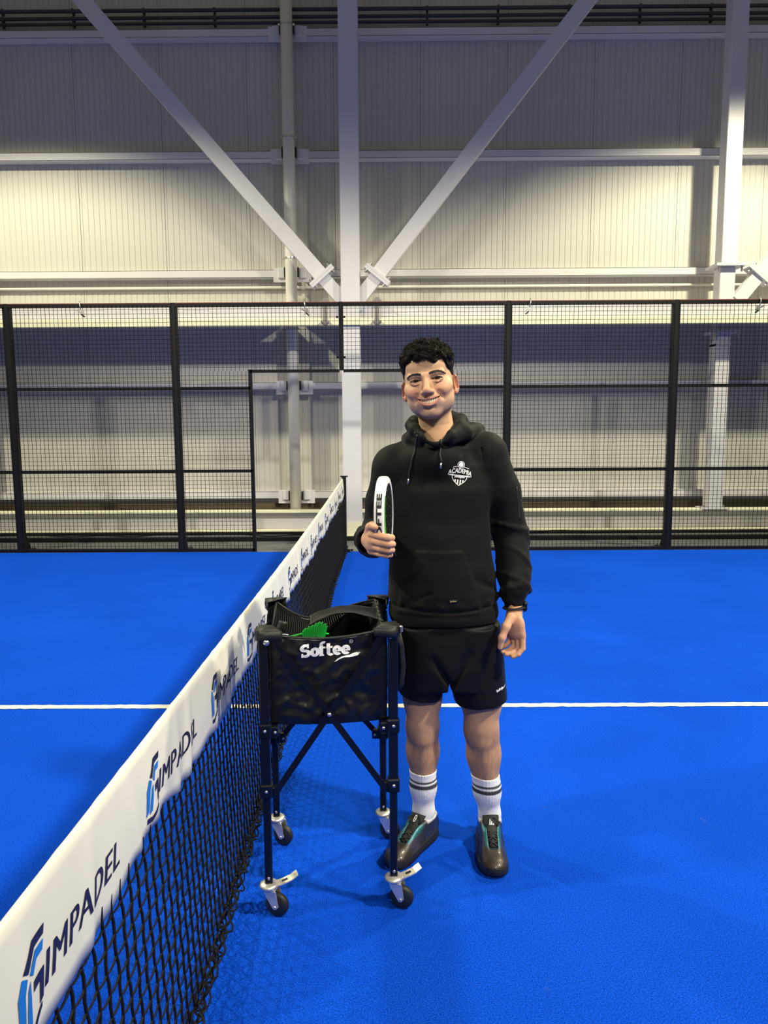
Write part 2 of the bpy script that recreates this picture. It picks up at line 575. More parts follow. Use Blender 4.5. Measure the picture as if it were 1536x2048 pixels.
# columns
def h_column(x, y, z0, z1, wd, dp, t):
    g = MB(); g.box((x, y + .008, (z0 + z1) / 2), (wd, .016, z1 - z0)); g.build('front_flange', 'steel_white', t)
    g = MB(); g.box((x, y + dp - .008, (z0 + z1) / 2), (wd, .016, z1 - z0)); g.build('back_flange', 'steel_white', t)
    g = MB(); g.box((x, y + dp / 2, (z0 + z1) / 2), (.012, dp - .032, z1 - z0)); g.build('web', 'steel_white', t)

t = thing('steel_column', (.066, 6.1, 0), 'broad central steel column where the two diagonal braces meet', 'column')
h_column(.066, 6.085, 0.02, 8.6, .25, .25, t)
MB().box((.066, 6.2, .012), (.36, .36, .024)).build('base_plate', 'steel_cream', t)
MB().box((.066, 6.075, .12), (.252, .012, .2)).build('foot_plate', 'steel_cream', t)
for x in (-.27, .42):                                   # hanger brackets either side
    g = MB(); g.box((x, 6.06, 3.06), (.065, .04, .36), .004); g.build('hanger', 'zinc', t)
    for z in (3.19, 2.92):
        for sx in (-1, 1): MB().cyl((x + sx * .045, 6.0, z), (x + sx * .045, 6.11, z), .016, n=8).build('bolt', 'zinc', t)

def side_column(x, lab):
    t = thing('steel_column', (x, 6.36, .35), lab, 'column')
    MB().box((x, 6.46, 6.16), (.215, .22, 4.9), .008).build('upper_shaft', 'steel_white', t)
    MB().box((x, 6.46, 3.69), (.40, .36, .035)).build('splice_plate', 'steel_white', t)
    MB().box((x - .015, 6.45, 3.22), (.21, .2, .90), .008).build('stub', 'steel_white', t)
    MB().box((x - .02, 6.45, 2.80), (.36, .34, .03)).build('splice_plate', 'steel_white', t)
    MB().box((x - .03, 6.45, 2.63), (.2, .2, .03)).build('stiffener', 'steel_white', t)
    MB().box((x - .03, 6.46, 1.57), (.2, .2, 2.44), .008).build('lower_shaft', 'steel_white', t)
    MB().box((x - .03, 6.48, .356), (.36, .26, .02)).build('base_plate', 'steel_white', t)
    for sx in (-1, 1):
        for z in (3.66, 2.775):
            MB().cyl((x + sx * .16, 6.33, z - .06), (x + sx * .16, 6.33, z + .05), .014, n=8).build('bolt', 'zinc', t)
        MB().cyl((x - .03 + sx * .14, 6.42, .362), (x - .03 + sx * .14, 6.42, .40), .014, n=8).build('bolt', 'zinc', t)
    return t
side_column(5.215, 'pale steel column with bolted splice plates at the right')
side_column(-5.25, 'pale steel column with bolted splice plates left of the frame')

def brace(foot, top, lab, wd=.205):
    foot = np.array(foot, float); top = np.array(top, float)
    d = top - foot; L = np.linalg.norm(d); d /= L
    side = np.cross(d, (0, 1, 0))
    t = thing('diagonal_brace', tuple(foot), lab, 'brace', 'diagonal braces')
    s0 = foot + d * .46
    MB().bar(s0, top, wd * .95, .14, up=(0, 1, 0)).build('tube', 'steel_white', t)
    MB().bar(foot, s0, wd * .85, .13, up=(0, 1, 0)).build('stub', 'steel_white', t)
    MB().bar(s0 - d * .05, s0 - d * .014, wd * 1.9, .2, up=(0, 1, 0)).build('end_plate', 'steel_white', t)
    MB().bar(s0 - d * .012, s0 + d * .022, wd * 1.9, .2, up=(0, 1, 0)).build('end_plate', 'steel_white', t)
    for sg in (-1, 1):
        c = s0 + side * sg * wd * .74 + np.array((0, -.06, 0))
        MB().cyl(c - d * .09, c + d * .06, .017, n=8).build('bolt', 'zinc', t)
    return t
# the axes follow the photo: feet at the column a little above the fence top
brace((-.02, 6.2, 3.20), (-4.55, 6.2, 8.38), 'long diagonal steel brace rising to the left from the central column')
brace((.15, 6.2, 3.20), (4.42, 6.2, 8.55), 'long diagonal steel brace rising to the right from the central column')
brace((5.355, 6.40, 3.22), (8.9, 6.40, 7.6), 'short visible diagonal brace at the right picture edge', .2)
brace((-5.39, 6.40, 3.22), (-8.9, 6.40, 7.6), 'diagonal brace of the column left of the frame', .2)

# dark conduits under the roof, thin pipe on the wall
for k, (z, r) in enumerate(((7.09, .020), (7.165, .022), (7.26, .024))):
    t = thing('conduit', (0, 6.9, z), ['lowest', 'middle', 'highest'][k] + ' of the three dark conduits along the top of the wall', 'conduit', 'dark conduits at the top of the wall')
    MB().cyl((-10.5, 6.88, z), (10.5, 6.88, z), r, n=10).build('tube', 'conduit', t, True)
    for j in range(-8, 9):
        MB().box((j * .98 + .15, 6.9, z), (.03, .06, r * 2 + .02)).build('saddle', 'conduit', t)
o = MB().cyl((-10.5, 6.95, 3.545), (10.5, 6.95, 3.545), .02, n=10).build('wall_pipe', 'pipe_white', None, True)
tag(o, 'thin pale pipe along the wall just above the fence top', 'pipe')

# ================================================================== COURT FENCE
fence = thing('court_fence', (0, FENCE_Y, 0), 'tall black wire-mesh court fence with a doorway behind the net post', 'fence')
def wires(x0, x1, z0, z1, t, y=FENCE_Y - .004, r=.0021):
    """Welded 50 mm wire grid, one joined part."""
    g = MB()
    nx = max(1, round((x1 - x0) / .05)); nz = max(1, round((z1 - z0) / .05))
    for i in range(1, nx):
        x = x0 + (x1 - x0) * i / nx; g.bar((x, y, z0), (x, y, z1), 2 * r, 2 * r)
    for j in range(1, nz):
        z = z0 + (z1 - z0) * j / nz; g.bar((x0, y + .004, z), (x1, y + .004, z), 2 * r, 2 * r)
    o = g.build('wire_grid', 'black_wire', t); o['kind'] = 'stuff'
    return o
def rail(x0, x1, z, t, h=.036, name='rail'):
    MB().box(((x0 + x1) / 2, FENCE_Y + .02, z), (x1 - x0, .03, h)).build(name, 'black_steel', t)
HW = .025
TOP = 3.0
DOOR, DZ = 1.10, 2.20
def frame(x0, x1, doors=0):
    """Outer frame of one bay (one mesh, a part of the fence); rails and wire grid are its sub-parts."""
    g = MB()
    a, c = min(x0, x1) + HW, max(x0, x1) - HW
    g.box(((a + c) / 2, FENCE_Y + .025, TOP - .02), (c - a, .05, .04))
    if doors >= 0: g.box((a + .01, FENCE_Y + .03, 1.5), (.02, .04, 2.95))
    if doors <= 0: g.box((c - .01, FENCE_Y + .03, 1.5), (.02, .04, 2.95))
    p = g.build('fence_panel', 'black_steel', fence)
    MB().box(((a + c) / 2, FENCE_Y + .025, TOP + .004), (c - a, .052, .008)).build('red_strip', 'red_tape', p)
    return p, a, c
for x0, x1 in ((-8, -6), (-6, -4), (-4, -2), (2, 4), (4, 6), (6, 8)):
    p, a, c = frame(x0, x1)
    wires(a, c, .03, TOP - .02, p)
    for z in (1.0, 2.0): rail(a, c, z, p)
    rail(a, c, .02, p, .04, 'bottom_rail')
for s_ in (-1, 1):
    p, fa, fc = frame(*sorted((0, 2 * s_)), doors=-s_)
    a, c = sorted((s_ * (2 - HW), s_ * DOOR)); wires(a, c, .03, DZ, p)
    for z in (1.0, 2.0): rail(a, c, z, p)
    rail(a, c, .02, p, .04, 'bottom_rail')
    MB().box((s_ * DOOR, FENCE_Y + .02, DZ / 2 + .01), (.045, .03, DZ + .02)).build('door_jamb', 'black_steel', p)
    wires(fa, fc, DZ, TOP - .02, p)
    a2, c2 = sorted((s_ * DOOR, s_ * HW)); rail(a2, c2, DZ, p, .036, 'lintel')
def post(x, z0, plate=True):
    p = MB().box((x, FENCE_Y + .06, (z0 + TOP) / 2 + .01), (.05, .11, TOP - z0), .004).build('post', 'black_steel', fence)
    if plate:
        MB().box((x, FENCE_Y + .13, .012), (.13, .26, .022)).build('base_plate', 'black_steel', p)
        MB().prism([(0, 0), (.13, 0), (.13, .02), (.0, .26)], (x - .004, FENCE_Y + .114, .02), (0, 1, 0), (0, 0, 1), .008).build('gusset', 'black_steel', p)
        for dx in (-.05, .05): MB().cyl((x + dx, FENCE_Y + .22, .02), (x + dx, FENCE_Y + .22, .05), .01, n=8).build('anchor_bolt', 'zinc', p)
    else:
        for z in (2.83, 2.36):
            for sx in (-1, 1): MB().cyl((x + sx * .03, FENCE_Y, z), (x + sx * .055, FENCE_Y, z), .012, n=8).build('bolt', 'black_steel', p)
for x in (-8, -6, -4, -2, 2, 4, 6, 8): post(x, 0)
post(0, DZ, False)

# snap hooks and fittings on the top rail
def snap_hook(x, lab, flip=1):
    t = thing('snap_hook', (x, FENCE_Y - .01, TOP - .05), lab, 'hook', 'metal hooks under the fence top rail')
    MB().tube([(x, FENCE_Y - .012, TOP + .03), (x + .005, FENCE_Y - .03, TOP - .02), (x + .01 * flip, FENCE_Y - .03, TOP - .07)], .006, 8).build('hanger', 'zinc', t, True)
    MB().bar((x - .04 * flip, FENCE_Y - .03, TOP - .075), (x + .05 * flip, FENCE_Y - .03, TOP - .125), .022, .016).build('clip_body', 'zinc', t)
    MB().bar((x + .03 * flip, FENCE_Y - .03, TOP - .07), (x + .035 * flip, FENCE_Y - .03, TOP - .12), .03, .012).build('clip_plate', 'zinc', t)
    MB().bar((x + .02 * flip, FENCE_Y - .03, TOP - .125), (x + .055 * flip, FENCE_Y - .03, TOP - .155), .03, .014).build('jaw', 'black_steel', t)
snap_hook(-3.10, 'metal snap hook under the top rail of the left fence panel')
snap_hook(-.43, 'metal snap hook on the top rail left of the central column')
snap_hook(2.25, 'metal snap hook on the top rail right of the man', -1)
snap_hook(4.97, 'metal snap hook on the top rail at the right edge', -1)

# ================================================================== NET
net = thing('padel_net', (0, FENCE_Y - .08, 0), 'black padel net with white printed top band beside the cart', 'net')
NET_NEAR = -4.9
def net_top(y): return .815 + .09 * max(0, (y + 0.6) / 5.6) ** 1.6
def net_sway(y, k):
    """x of the net surface; k = 0 at the top, 1 at the bottom."""
    return .012 * k * math.sin(y * 1.7) + .045 * k * (1 - max(0, (y - 2) / 3.0)) ** .5 if y < 5 else .0
g = MB(); g.box((.02, FENCE_Y - .06, .465), (.05, .07, .93), .004); g.build('post', 'black_steel', net)
g = MB(); g.box((.02, FENCE_Y - .055, .932), (.09, .08, .012)); g.build('post_cap', 'black_steel', net)
g = MB(); g.box((.06, FENCE_Y - .05, .02), (.05, .05, .03)); g.cyl((.09, FENCE_Y - .05, .02), (.12, FENCE_Y - .05, .03), .012); g.build('post_foot', 'black_steel', net)
ys = np.linspace(NET_NEAR, FENCE_Y - .09, 120)
MB().tube([(0, y, net_top(y) - .006) for y in ys], .005, 6).build('cable', 'zinc', net, True)
# white band folded over the cable, softly creased
rs = np.random.default_rng(5)
CR = [(y + rs.uniform(-.08, .08), rs.uniform(.6, 1.4), rs.uniform(-.6, .6)) for y in np.arange(NET_NEAR, 5, .19)]
def band_low(y):
    return net_top(y) - .208 + .012 * math.sin(y * 5.1) + .007 * math.sin(y * 13.7 + 1) + .004 * math.sin(y * 31)
def band_x(y, s):
    """x offset of the right-hand side of the band at height fraction s (0 top, 1 hem)."""
    w_ = 0
    for yc, a, sl in CR:
        d = (y - yc - sl * s * .12)
        if abs(d) < .15: w_ += a * math.exp(-(d / .022) ** 2) * .0058 * (.25 + s) + a * .5 * math.exp(-((d - .05) / .03) ** 2) * -.006 * s
    return .007 + .010 * math.sin(min(1, s * 1.3) * math.pi / 2) + w_ + .004 * s * math.sin(y * 6)
NY = 760; SEG = [1, .86, .72, .58, .44, .3, .18, .08, 0]
yy = np.linspace(NET_NEAR, FENCE_Y - .10, NY)
b = MB(); vs = []
for y in yy:
    zt, zl = net_top(y), band_low(y)
    row = [(band_x(y, s), y, zt - (zt - zl) * s) for s in SEG] + [(0, y, zt + .006)]
    row += [(-.9 * band_x(y + .1, s), y, zt - (zt - zl) * s) for s in SEG[::-1]]
    vs += row
nr = 2 * len(SEG) + 1
b.add(vs, [(i * nr + k, i * nr + k + 1, (i + 1) * nr + k + 1, (i + 1) * nr + k) for i in range(NY - 1) for k in range(nr - 1)])
band = b.build('band', 'net_band', net, True)
md = band.modifiers.new('cloth_thickness', 'SOLIDIFY'); md.thickness = .0015; md.offset = 0
# the knotted mesh: thick vertical cords joined by thinner, slightly sagging cross cords
CW, CH = .046, .0415
def npt(y, z):
    zt = net_top(y); k = min(1, max(0, (zt - z) / zt))
    return (net_sway(y, k), y, z)
YE = FENCE_Y - .09
b = MB(); cols = int((YE - NET_NEAR) / CW)
rows = np.arange(.632, .03, -CH)
def knot(i, j):
    """Knot of cord i at row j: the net hangs a little skewed and uneven."""
    y = NET_NEAR + i * CW + .0022 * math.sin(i * 2.1 + j * 1.3) - .0045 * (j % 2) - .0016 * j
    z = rows[j] + .003 * math.sin(i * .9 + j * .5) + .002 * math.sin(i * 3.3)
    return min(y, YE), z
for i in range(cols):
    near = NET_NEAR + i * CW < 0.5
    pts = []
    for j in range(len(rows)):
        y, z = knot(i, j)
        pts.append(npt(y, z))
        if near and j + 1 < len(rows):
            y2, z2 = knot(i, j + 1)
            pts.append(npt((y + y2) / 2 + .003 * (1 if j % 2 else -1), (z + z2) / 2))
    b.tube(pts, .0034, 5 if near else 4, caps=False)
for j in range(1, len(rows)):
    pts = []
    for i in range(cols):
        y, z = knot(i, j)
        pts.append(npt(y, z))
        if i + 1 < cols and NET_NEAR + i * CW < 1.0:
            y2, z2 = knot(i + 1, j)
            for q in (.3, .7): pts.append(npt(y + (y2 - y) * q, z + (z2 - z) * q - .0045))
    b.tube(pts, .0027, 4, caps=False)
o = b.build('net_mesh', 'net_cord', net, True); o['kind'] = 'stuff'
# bunched lower edge: slack cords and hem rope
b = MB()
for q in range(9):
    rs2 = np.random.default_rng(40 + q); ph = rs2.uniform(0, 6)
    Y = np.arange(NET_NEAR, FENCE_Y - .1, .016)
    jig = np.convolve(rs2.normal(0, 1, len(Y) + 8), np.ones(5) / 5, 'same')[:len(Y)]
    pts = [(net_sway(y, 1) + .006 * q - .012 + .010 * math.sin(y * 71 + ph) + .006 * j, y, (.010 + .0085 * q) + .012 * (1 + math.sin(y * 67 + ph * 2)) * .8) for y, j in zip(Y, jig)]
    b.tube(pts, .003, 4, caps=False)
o = b.build('hem_rope', 'net_cord', net, True); o['kind'] = 'stuff'

# printed logos along the band
bb = bvh_of(band)
def logo_parts():
    txt = text_polys('IMPADEL', .072, .0, .30, 1.06, 1.08)
    tw = txt[0][:, 0].max()
    txt = merge2d([(txt[0] + np.array((.064 + dx, .0)), txt[1]) for dx in (-.0013, 0, .0013)])
    navy = merge2d([poly2d([(.004, .066), (.040, .094), (.080, .094), (.074, .080), (.044, .080), (.016, .058)]),
                    poly2d([(.030, .036), (.066, .036), (.056, -.008), (.044, -.012), (.050, .022), (.026, .022)]),
                    poly2d([(-.016, -.034), (.012, -.040), (.050, -.020), (.052, -.012), (.012, -.028), (-.014, -.022)]), txt])
    blue = merge2d([poly2d([(-.014, .040), (.000, .062), (.012, .054), (.002, .034), (-.006, -.010), (-.020, -.016)]),
                    poly2d([(.020, .054), (.046, .074), (.072, .074), (.066, .060), (.046, .060), (.030, .046)]),
                    poly2d([(.002, .006), (.010, .036), (.020, .046), (.016, .020), (.010, -.014), (-.002, -.018)])])
    return slice_flat(*navy, .010), slice_flat(*blue, .010), tw
LN, LB, TW = logo_parts()
y = -2.845 - .565 * 3
while y < 4.6:
    z0 = (net_top(y) + band_low(y)) / 2 - .040
    for V, F, mname, nm in ((LN[0], LN[1], 'ink_navy', 'lettering'), (LB[0], LB[1], 'ink_blue', 'emblem')):
        drape(V, F, (.2, y, z0), (0, 1, 0), (0, 0, 1), bb, (-1, 0, 0), .0022).build(nm, mname, band)
        drape(V, F, (-.2, y + .30, z0), (0, -1, 0), (0, 0, 1), bb, (1, 0, 0), .0022).build(nm, mname, band)
    y += .565

# ================================================================== BALL CART
CX, CY, CRZ = .347, -1.482, math.radians(5.2)
cart = thing('ball_cart', (CX, CY, 0), 'black folding wheeled ball cart with fabric bag beside the net', 'cart', rz=CRZ)
LG = .195            # leg half spacing
TOPZ = .895
def L(name, g, mname, parent=cart, smooth=False):
    return g.build(name, mname, parent, smooth, local=True)
def rivet(p, d, r=.006, parent=cart):
    p = np.array(p); d = np.array(d, float)
    g = MB().lathe([(r, 0), (r, .0015), (r * .6, .0035), (.0001, .004)], p, d, 10)
    return L('rivet', g, 'rivet', parent, True)
corner = [(-1, -1), (1, -1), (-1, 1), (1, 1)]
for sx, sy in corner:
    x, y = sx * LG, sy * LG
    g = MB(); g.box((x, y, (.40 + TOPZ) / 2), (.028, .028, TOPZ - .40), .003)
    leg = L('leg', g, 'cart_steel')
    L('inner_tube', MB().box((x, y, .255), (.023, .023, .31), .003), 'cart_steel', leg)
    for z in (.600, .408):                                     # moulded slider brackets
        g = MB(); g.box((x, y, z), (.037, .037, .044), .004)
        g.box((x - sx * .026, y, z - .006), (.026, .020, .034), .003)
        g.box((x, y - sy * .026, z - .006), (.020, .026, .034), .003)
        br = L('bracket', g, 'cart_steel', leg)
        rivet((x, y - .0185 if sy < 0 else y - .0185, z + .002), (0, -1, 0), .0055, br)
        rivet((x - sx * .030, y - .0102, z - .006), (0, -1, 0), .0055, br)
    rivet((x, y - .0118, .125), (0, -1, 0), .005, leg)
    # caster
    sw = math.radians(-20 if sy < 0 else -26)                  # swivel heading of the wheel trail
    dx, dy = math.cos(sw + math.pi / 2 * 0), math.sin(sw)
    fwd = np.array((math.cos(sw), math.sin(sw), 0)); axl = np.array((-fwd[1], fwd[0], 0))
    base = np.array((x, y, .0))
    wc = base + fwd * .026 + np.array((0, 0, .0375))
    cst = L('caster', MB().lathe([(.0001, .088), (.020, .088), (.029, .093), (.030, .099), (.026, .103), (.018, .106), (.014, .1065), (.0001, .1065)], base, (0, 0, 1), 20), 'chrome', leg, True)
    # (bearing dome is the caster's own mesh; its wheel and fork are separate)
    g = MB()
    for s_ in (-1, 1):
        o_ = base + axl * s_ * .0165
        poly = [(-.012, .088), (.030, .088), (.036, .045), (.030, .030), (.020, .030), (-.004, .070)]
        g.prism(poly, o_ - axl * (.001), fwd, (0, 0, 1), .002)
    g.box((base + fwd * .008 + np.array((0, 0, .089)))[:3], (.036, .036, .005), .001, sw)
    L('fork', g, 'chrome', leg)
    g = MB().lathe([(.006, -.012), (.030, -.012), (.0345, -.009), (.0375, -.005), (.0375, .005), (.0345, .009), (.030, .012), (.006, .012)], wc, axl, 28)
    whl = L('wheel', g, 'rubber', leg, True)
    g = MB().lathe([(.0005, -.0155), (.008, -.0155), (.009, -.012), (.009, .012), (.008, .0155), (.0005, .0155)], wc, axl, 12)
    g.cyl(wc - axl * .021, wc + axl * .021, .0045, n=8)
    L('axle', g, 'chrome', leg, True)
    if sy < 0:                                                 # brake pedal pointing to the right
        bd = np.array((math.cos(math.radians(14)), math.sin(math.radians(14)), 0)); bs = np.array((-bd[1], bd[0], 0))
        g = MB()
        pr = [(.016, .092), (.050, .098), (.070, .104), (.088, .116), (.089, .119), (.069, .1075), (.049, .1015), (.016, .096)]
        g.prism(pr, base + bs * .015, bd, (0, 0, 1), .030)
        bp_ = L('brake_pedal', g, 'chrome', leg)
        L('pedal_slot', MB().prism([(.040, .0985), (.058, .1030), (.058, .1045), (.040, .1)], base + bs * .006, bd, (0, 0, 1), .010), 'cart_steel', leg)

# scissor braces, one pair on every side
def scissor(p0, p1, p2, p3, nrm, pivot=True):
    n_ = np.array(nrm, float)
    for k, (a, b_) in enumerate(((p0, p1), (p2, p3))):
        a = np.array(a) + n_ * (.012 + .006 * k); b_ = np.array(b_) + n_ * (.012 + .006 * k)
        s_ = L('scissor_bar', MB().bar(a, b_, .005, .019, up=np.cross(n_, b_ - a)), 'cart_steel')
    if pivot:
        # crossing point of the two bars
        a0 = np.array(p0); d0 = np.array(p1) - a0; c0 = np.array(p2); d1 = np.array(p3) - c0
        ax = 0 if abs(n_[1]) > .5 else 1
        M_ = np.array([[d0[ax], -d1[ax]], [d0[2], -d1[2]]]); tt = np.linalg.solve(M_, [c0[ax] - a0[ax], c0[2] - a0[2]])[0]
        rivet(a0 + d0 * tt + n_ * .0215, n_, .0065)
e = LG - .026
scissor((-e, -LG, .402), (LG - .03, -LG, .888), (e, -LG, .402), (-LG + .03, -LG, .888), (0, -1, 0))
scissor((-e, LG, .402), (e, LG, .80), (e, LG, .402), (-e, LG, .80), (0, 1, 0))
for sx in (-1, 1):
    scissor((sx * LG, -e, .594), (sx * LG, e, .86), (sx * LG, e, .402), (sx * LG, -e, .86), (sx, 0, 0))

# ---- fabric bag
from mathutils import noise as mnoise
def wr(x, y, z, a=1.0):
    """Soft crumpled-cloth field."""
    p = Vector((x * 9, y * 7 + 3.1, z * 9))
    return a * (.0075 * mnoise.noise(p) + .0050 * (abs(mnoise.noise(p * 2.3)) - .2) + .0022 * mnoise.noise(p * 5.1))
BW = .178; ZB = .612
def front_top(x): return .893 - .020 * math.cos(x / BW * math.pi / 2) + .004 * (x / BW)
def back_top(x):
    k = (x + BW) / (2 * BW)
    return .905 - .052 * math.sin(k * math.pi) ** .9 - .018 * math.sin(k * 2 * math.pi)
def bag_front(u, v):
    x = -BW + 2 * BW * u
    z = (ZB - .008 * math.sin(u * math.pi)) + (front_top(x) - ZB + .008 * math.sin(u * math.pi)) * v
    e_ = math.sin(min(1, u * 6) * math.pi / 2) * math.sin(min(1, (1 - u) * 6) * math.pi / 2) * math.sin(min(1, v * 5 + .2) * math.pi / 2)
    y = -BW - .004 * e_ + wr(x, 0, z, 1.5) * e_ + .006 * math.exp(-((v - .93) / .05) ** 2) * math.sin(u * 60) * .25
    return (x, y, z)
bag = L('bag', MB().grid(bag_front, 70, 56), 'bag_cloth', cart, True)
md = bag.modifiers.new('cloth', 'SOLIDIFY'); md.thickness = .002; md.offset = -1
def bag_back(u, v):
    x = BW - 2 * BW * u; z = ZB + (back_top(x) - ZB) * v
    return (x, BW + wr(x, 1, z, .7), z)
def bag_side(sx):
    def f(u, v):
        y = (-BW + 2 * BW * u) * (1 if sx > 0 else -1)
        k = (y + BW) / (2 * BW)
        zt = front_top(sx * BW) * (1 - k) + back_top(sx * BW) * k - .028 * math.sin(k * math.pi)
        z = ZB + (zt - ZB) * v
        return (sx * (BW + .012 * math.sin(u * math.pi) * math.sin(v * math.pi)) + wr(y, 2, z, .8), y, z)
    return f
for nm, fn in (('bag_back_panel', bag_back), ('bag_side_panel', bag_side(1)), ('bag_side_panel', bag_side(-1))):
    o = L(nm, MB().grid(fn, 36, 30), 'bag_cloth', bag, True)
    md = o.modifiers.new('cloth', 'SOLIDIFY'); md.thickness = .002; md.offset = -1
o = L('bag_floor', MB().grid(lambda u, v: (-BW + 2 * BW * u, -BW + 2 * BW * v, ZB - .012 * math.sin(u * math.pi) * math.sin(v * math.pi)), 16, 16), 'bag_cloth', bag, True)
md = o.modifiers.new('cloth', 'SOLIDIFY'); md.thickness = .002
# rim piping
pts = [(x, -BW - .002, front_top(x) + .002) for x in np.linspace(-BW, BW, 30)]
L('rim_piping', MB().tube(pts, .0045, 8), 'bag_strap', bag, True)
pts = [(x, BW, back_top(x) + .002) for x in np.linspace(-BW, BW, 30)]
L('rim_piping', MB().tube(pts, .004, 8), 'bag_strap', bag, True)
for sx in (-1, 1):
    pts = []
    for k in np.linspace(0, 1, 24):
        zt = front_top(sx * BW) * (1 - k) + back_top(sx * BW) * k - .028 * math.sin(k * math.pi)
        pts.append((sx * BW, -BW + 2 * BW * k, zt))
    L('rim_piping', MB().tube(pts, .004, 8), 'bag_strap', bag, True)
# corner sleeves that slip over the leg tops: padded fabric wraps
def sleeve(sx, sy):
    g = MB()
    cx, cy = sx * (LG + .004), sy * (LG + .004)
    n = 9
    # L-shaped padded wrap seen as rounded band round the leg's outer corner
    path = [(cx - sx * .058, cy + sy * .014), (cx - sx * .020, cy + sy * .018), (cx + sx * .006, cy + sy * .015), (cx + sx * .014, cy + sy * .003), (cx + sx * .014, cy - sy * .022), (cx + sx * .010, cy - sy * .058)]
    P = []
    for i in range(len(path) - 1):
        for q in np.linspace(0, 1, 4, endpoint=False):
            P.append([path[i][0] + (path[i + 1][0] - path[i][0]) * q, path[i][1] + (path[i + 1][1] - path[i][1]) * q])
    P.append(list(path[-1]))
    vs = []; m_ = len(P)
    for i, (x, y) in enumerate(P):
        k = i / (m_ - 1); sag = .010 * math.sin(k * math.pi) ; h0, h1 = .882 + .004 * math.sin(k * 9 + sx), .910 + sag * .3
        bul = .0035 * math.sin(k * 11 + sy)
        ox = sx * bul; oy = sy * bul
        vs += [(x + ox, y + oy, h0), (x + ox * 1.5, y + oy * 1.5, (h0 + h1) / 2), (x + ox, y + oy, h1)]
    g.add(vs, [(3 * i + k, 3 * i + 3 + k, 3 * i + 4 + k, 3 * i + 1 + k) for i in range(m_ - 1) for k in (0, 1)])
    # cap over the leg top
    top = [(p[0], p[1], .911) for p in P]
    c_ = (cx - sx * .03, cy - sy * .03, .916)
    g.add(top + [c_], [(i, i + 1, m_) for i in range(m_ - 1)])
    o = L('corner_sleeve', g, 'bag_strap', bag, True)
    md = o.modifiers.new('padding', 'SOLIDIFY'); md.thickness = .004; md.offset = 0
    return o
for c_ in corner: sleeve(*c_)
# bolt heads at the front leg tops
L('bolt_head', MB().lathe([(.0095, 0), (.0095, .002), (.006, .005), (.0003, .006)], (-LG + .012, -LG - .024, .878), (0, -1, 0), 14), 'rivet', cart, True)
L('bolt_head', MB().lathe([(.006, 0), (.006, .002), (.004, .004), (.0003, .005)], (LG - .008, -LG - .022, .884), (0, -1, 0), 14), 'rivet', cart, True)

# mesh lid, half unzipped: net fabric on the left, open fold with zip on the right
def lid_pt(u, v):
    """u left-right, v front-back."""
    x = -BW + 2 * BW * u
    zf = front_top(x) - .006; zb = back_top(x) - .004
    z = zf * (1 - v) + zb * v - .020 * math.sin(u * math.pi) * math.sin(v * math.pi) + .004 * math.sin(u * 14 + v * 6)
    return np.array((x, -BW + .004 + (2 * BW - .008) * v, z))
g = MB()
def lid_edge(v): return .30 + .42 * v ** 1.3 + .05 * math.sin(v * 9)   # free edge of the mesh flap
NM = 46
for k in range(NM + 1):                       # crossing filaments of the net fabric
    v = k / NM; ue = lid_edge(v)
    g.tube([lid_pt(u, v) for u in np.linspace(0.01, ue, 16)], .00085, 3, caps=False)
for k in range(40):
    u0 = k / 40 * .80
    P = [lid_pt(u0 + .03 * math.sin(v * 3), v) for v in np.linspace(0, 1, 26) if u0 + .03 * math.sin(v * 3) < lid_edge(v)]
    if len(P) > 2: g.tube(P, .00085, 3, caps=False)
o = L('mesh_lid', g, 'bag_strap', bag); o['kind'] = 'stuff'
zp = [lid_pt(lid_edge(v), v) + np.array((0, 0, .012 * math.sin(v * math.pi))) for v in np.linspace(0, 1, 30)]
L('lid_zip', MB().tube(zp, .0042, 6, flat=.6), 'bag_strap', bag, True)
# folded-back right half of the lid, arched over the bag's back right
def flap(u, v):
    k = u
    x = -.06 + .236 * k
    z = .868 + .030 * math.sin(k * math.pi * .9 + .25) * (1 - v) + .022 * v * math.sin(k * math.pi * .7 + .4) + .026 * k - .010 * math.sin(v * math.pi) + .0008 * math.sin(k * 23 + v * 5)
    y = -.035 + .13 * v + .03 * math.sin(k * 4)
    return (x, y - .02 * k, z)
o = L('lid_flap', MB().grid(flap, 40, 14), 'bag_cloth', bag, True)
md = o.modifiers.new('cloth', 'SOLIDIFY'); md.thickness = .002
L('lid_zip', MB().tube([np.array(flap(u, 0)) + (0, -.001, .001) for u in np.linspace(0, 1, 30)], .0035, 6), 'bag_strap', bag, True)
# gathered inside right wall, catching light
def inner(u, v):
    y = -.150 + .29 * u; z = .845 + .060 * v + .012 * u * v
    return (BW - .010 - .022 * (1 - v) + .004 * math.sin(u * 42) * (1 - v * .5), y, z)
o = L('gathered_lining', MB().grid(inner, 60, 8), 'bag_strap', bag, True)
md = o.modifiers.new('cloth', 'SOLIDIFY'); md.thickness = .0015
# left gusset standing up, with ring
def gus(u, v):
    return (-BW + .012 + .030 * v - .012 * math.sin(u * 7) * v, -.165 + .060 * u + .01 * v, .862 + .062 * v * (1 - .35 * u) + .004 * math.sin(u * 9))
o = L('gusset_fold', MB().grid(gus, 14, 12), 'bag_strap', bag, True); md = o.modifiers.new('cloth', 'SOLIDIFY'); md.thickness = .002
L('ring', MB().tube([(-.138 + .018 * math.cos(a), -BW + .01, .884 + .0042 * math.sin(a)) for a in np.linspace(0, 2 * math.pi, 24, endpoint=False)], .0016, 6, closed=True), 'rivet', bag, True)
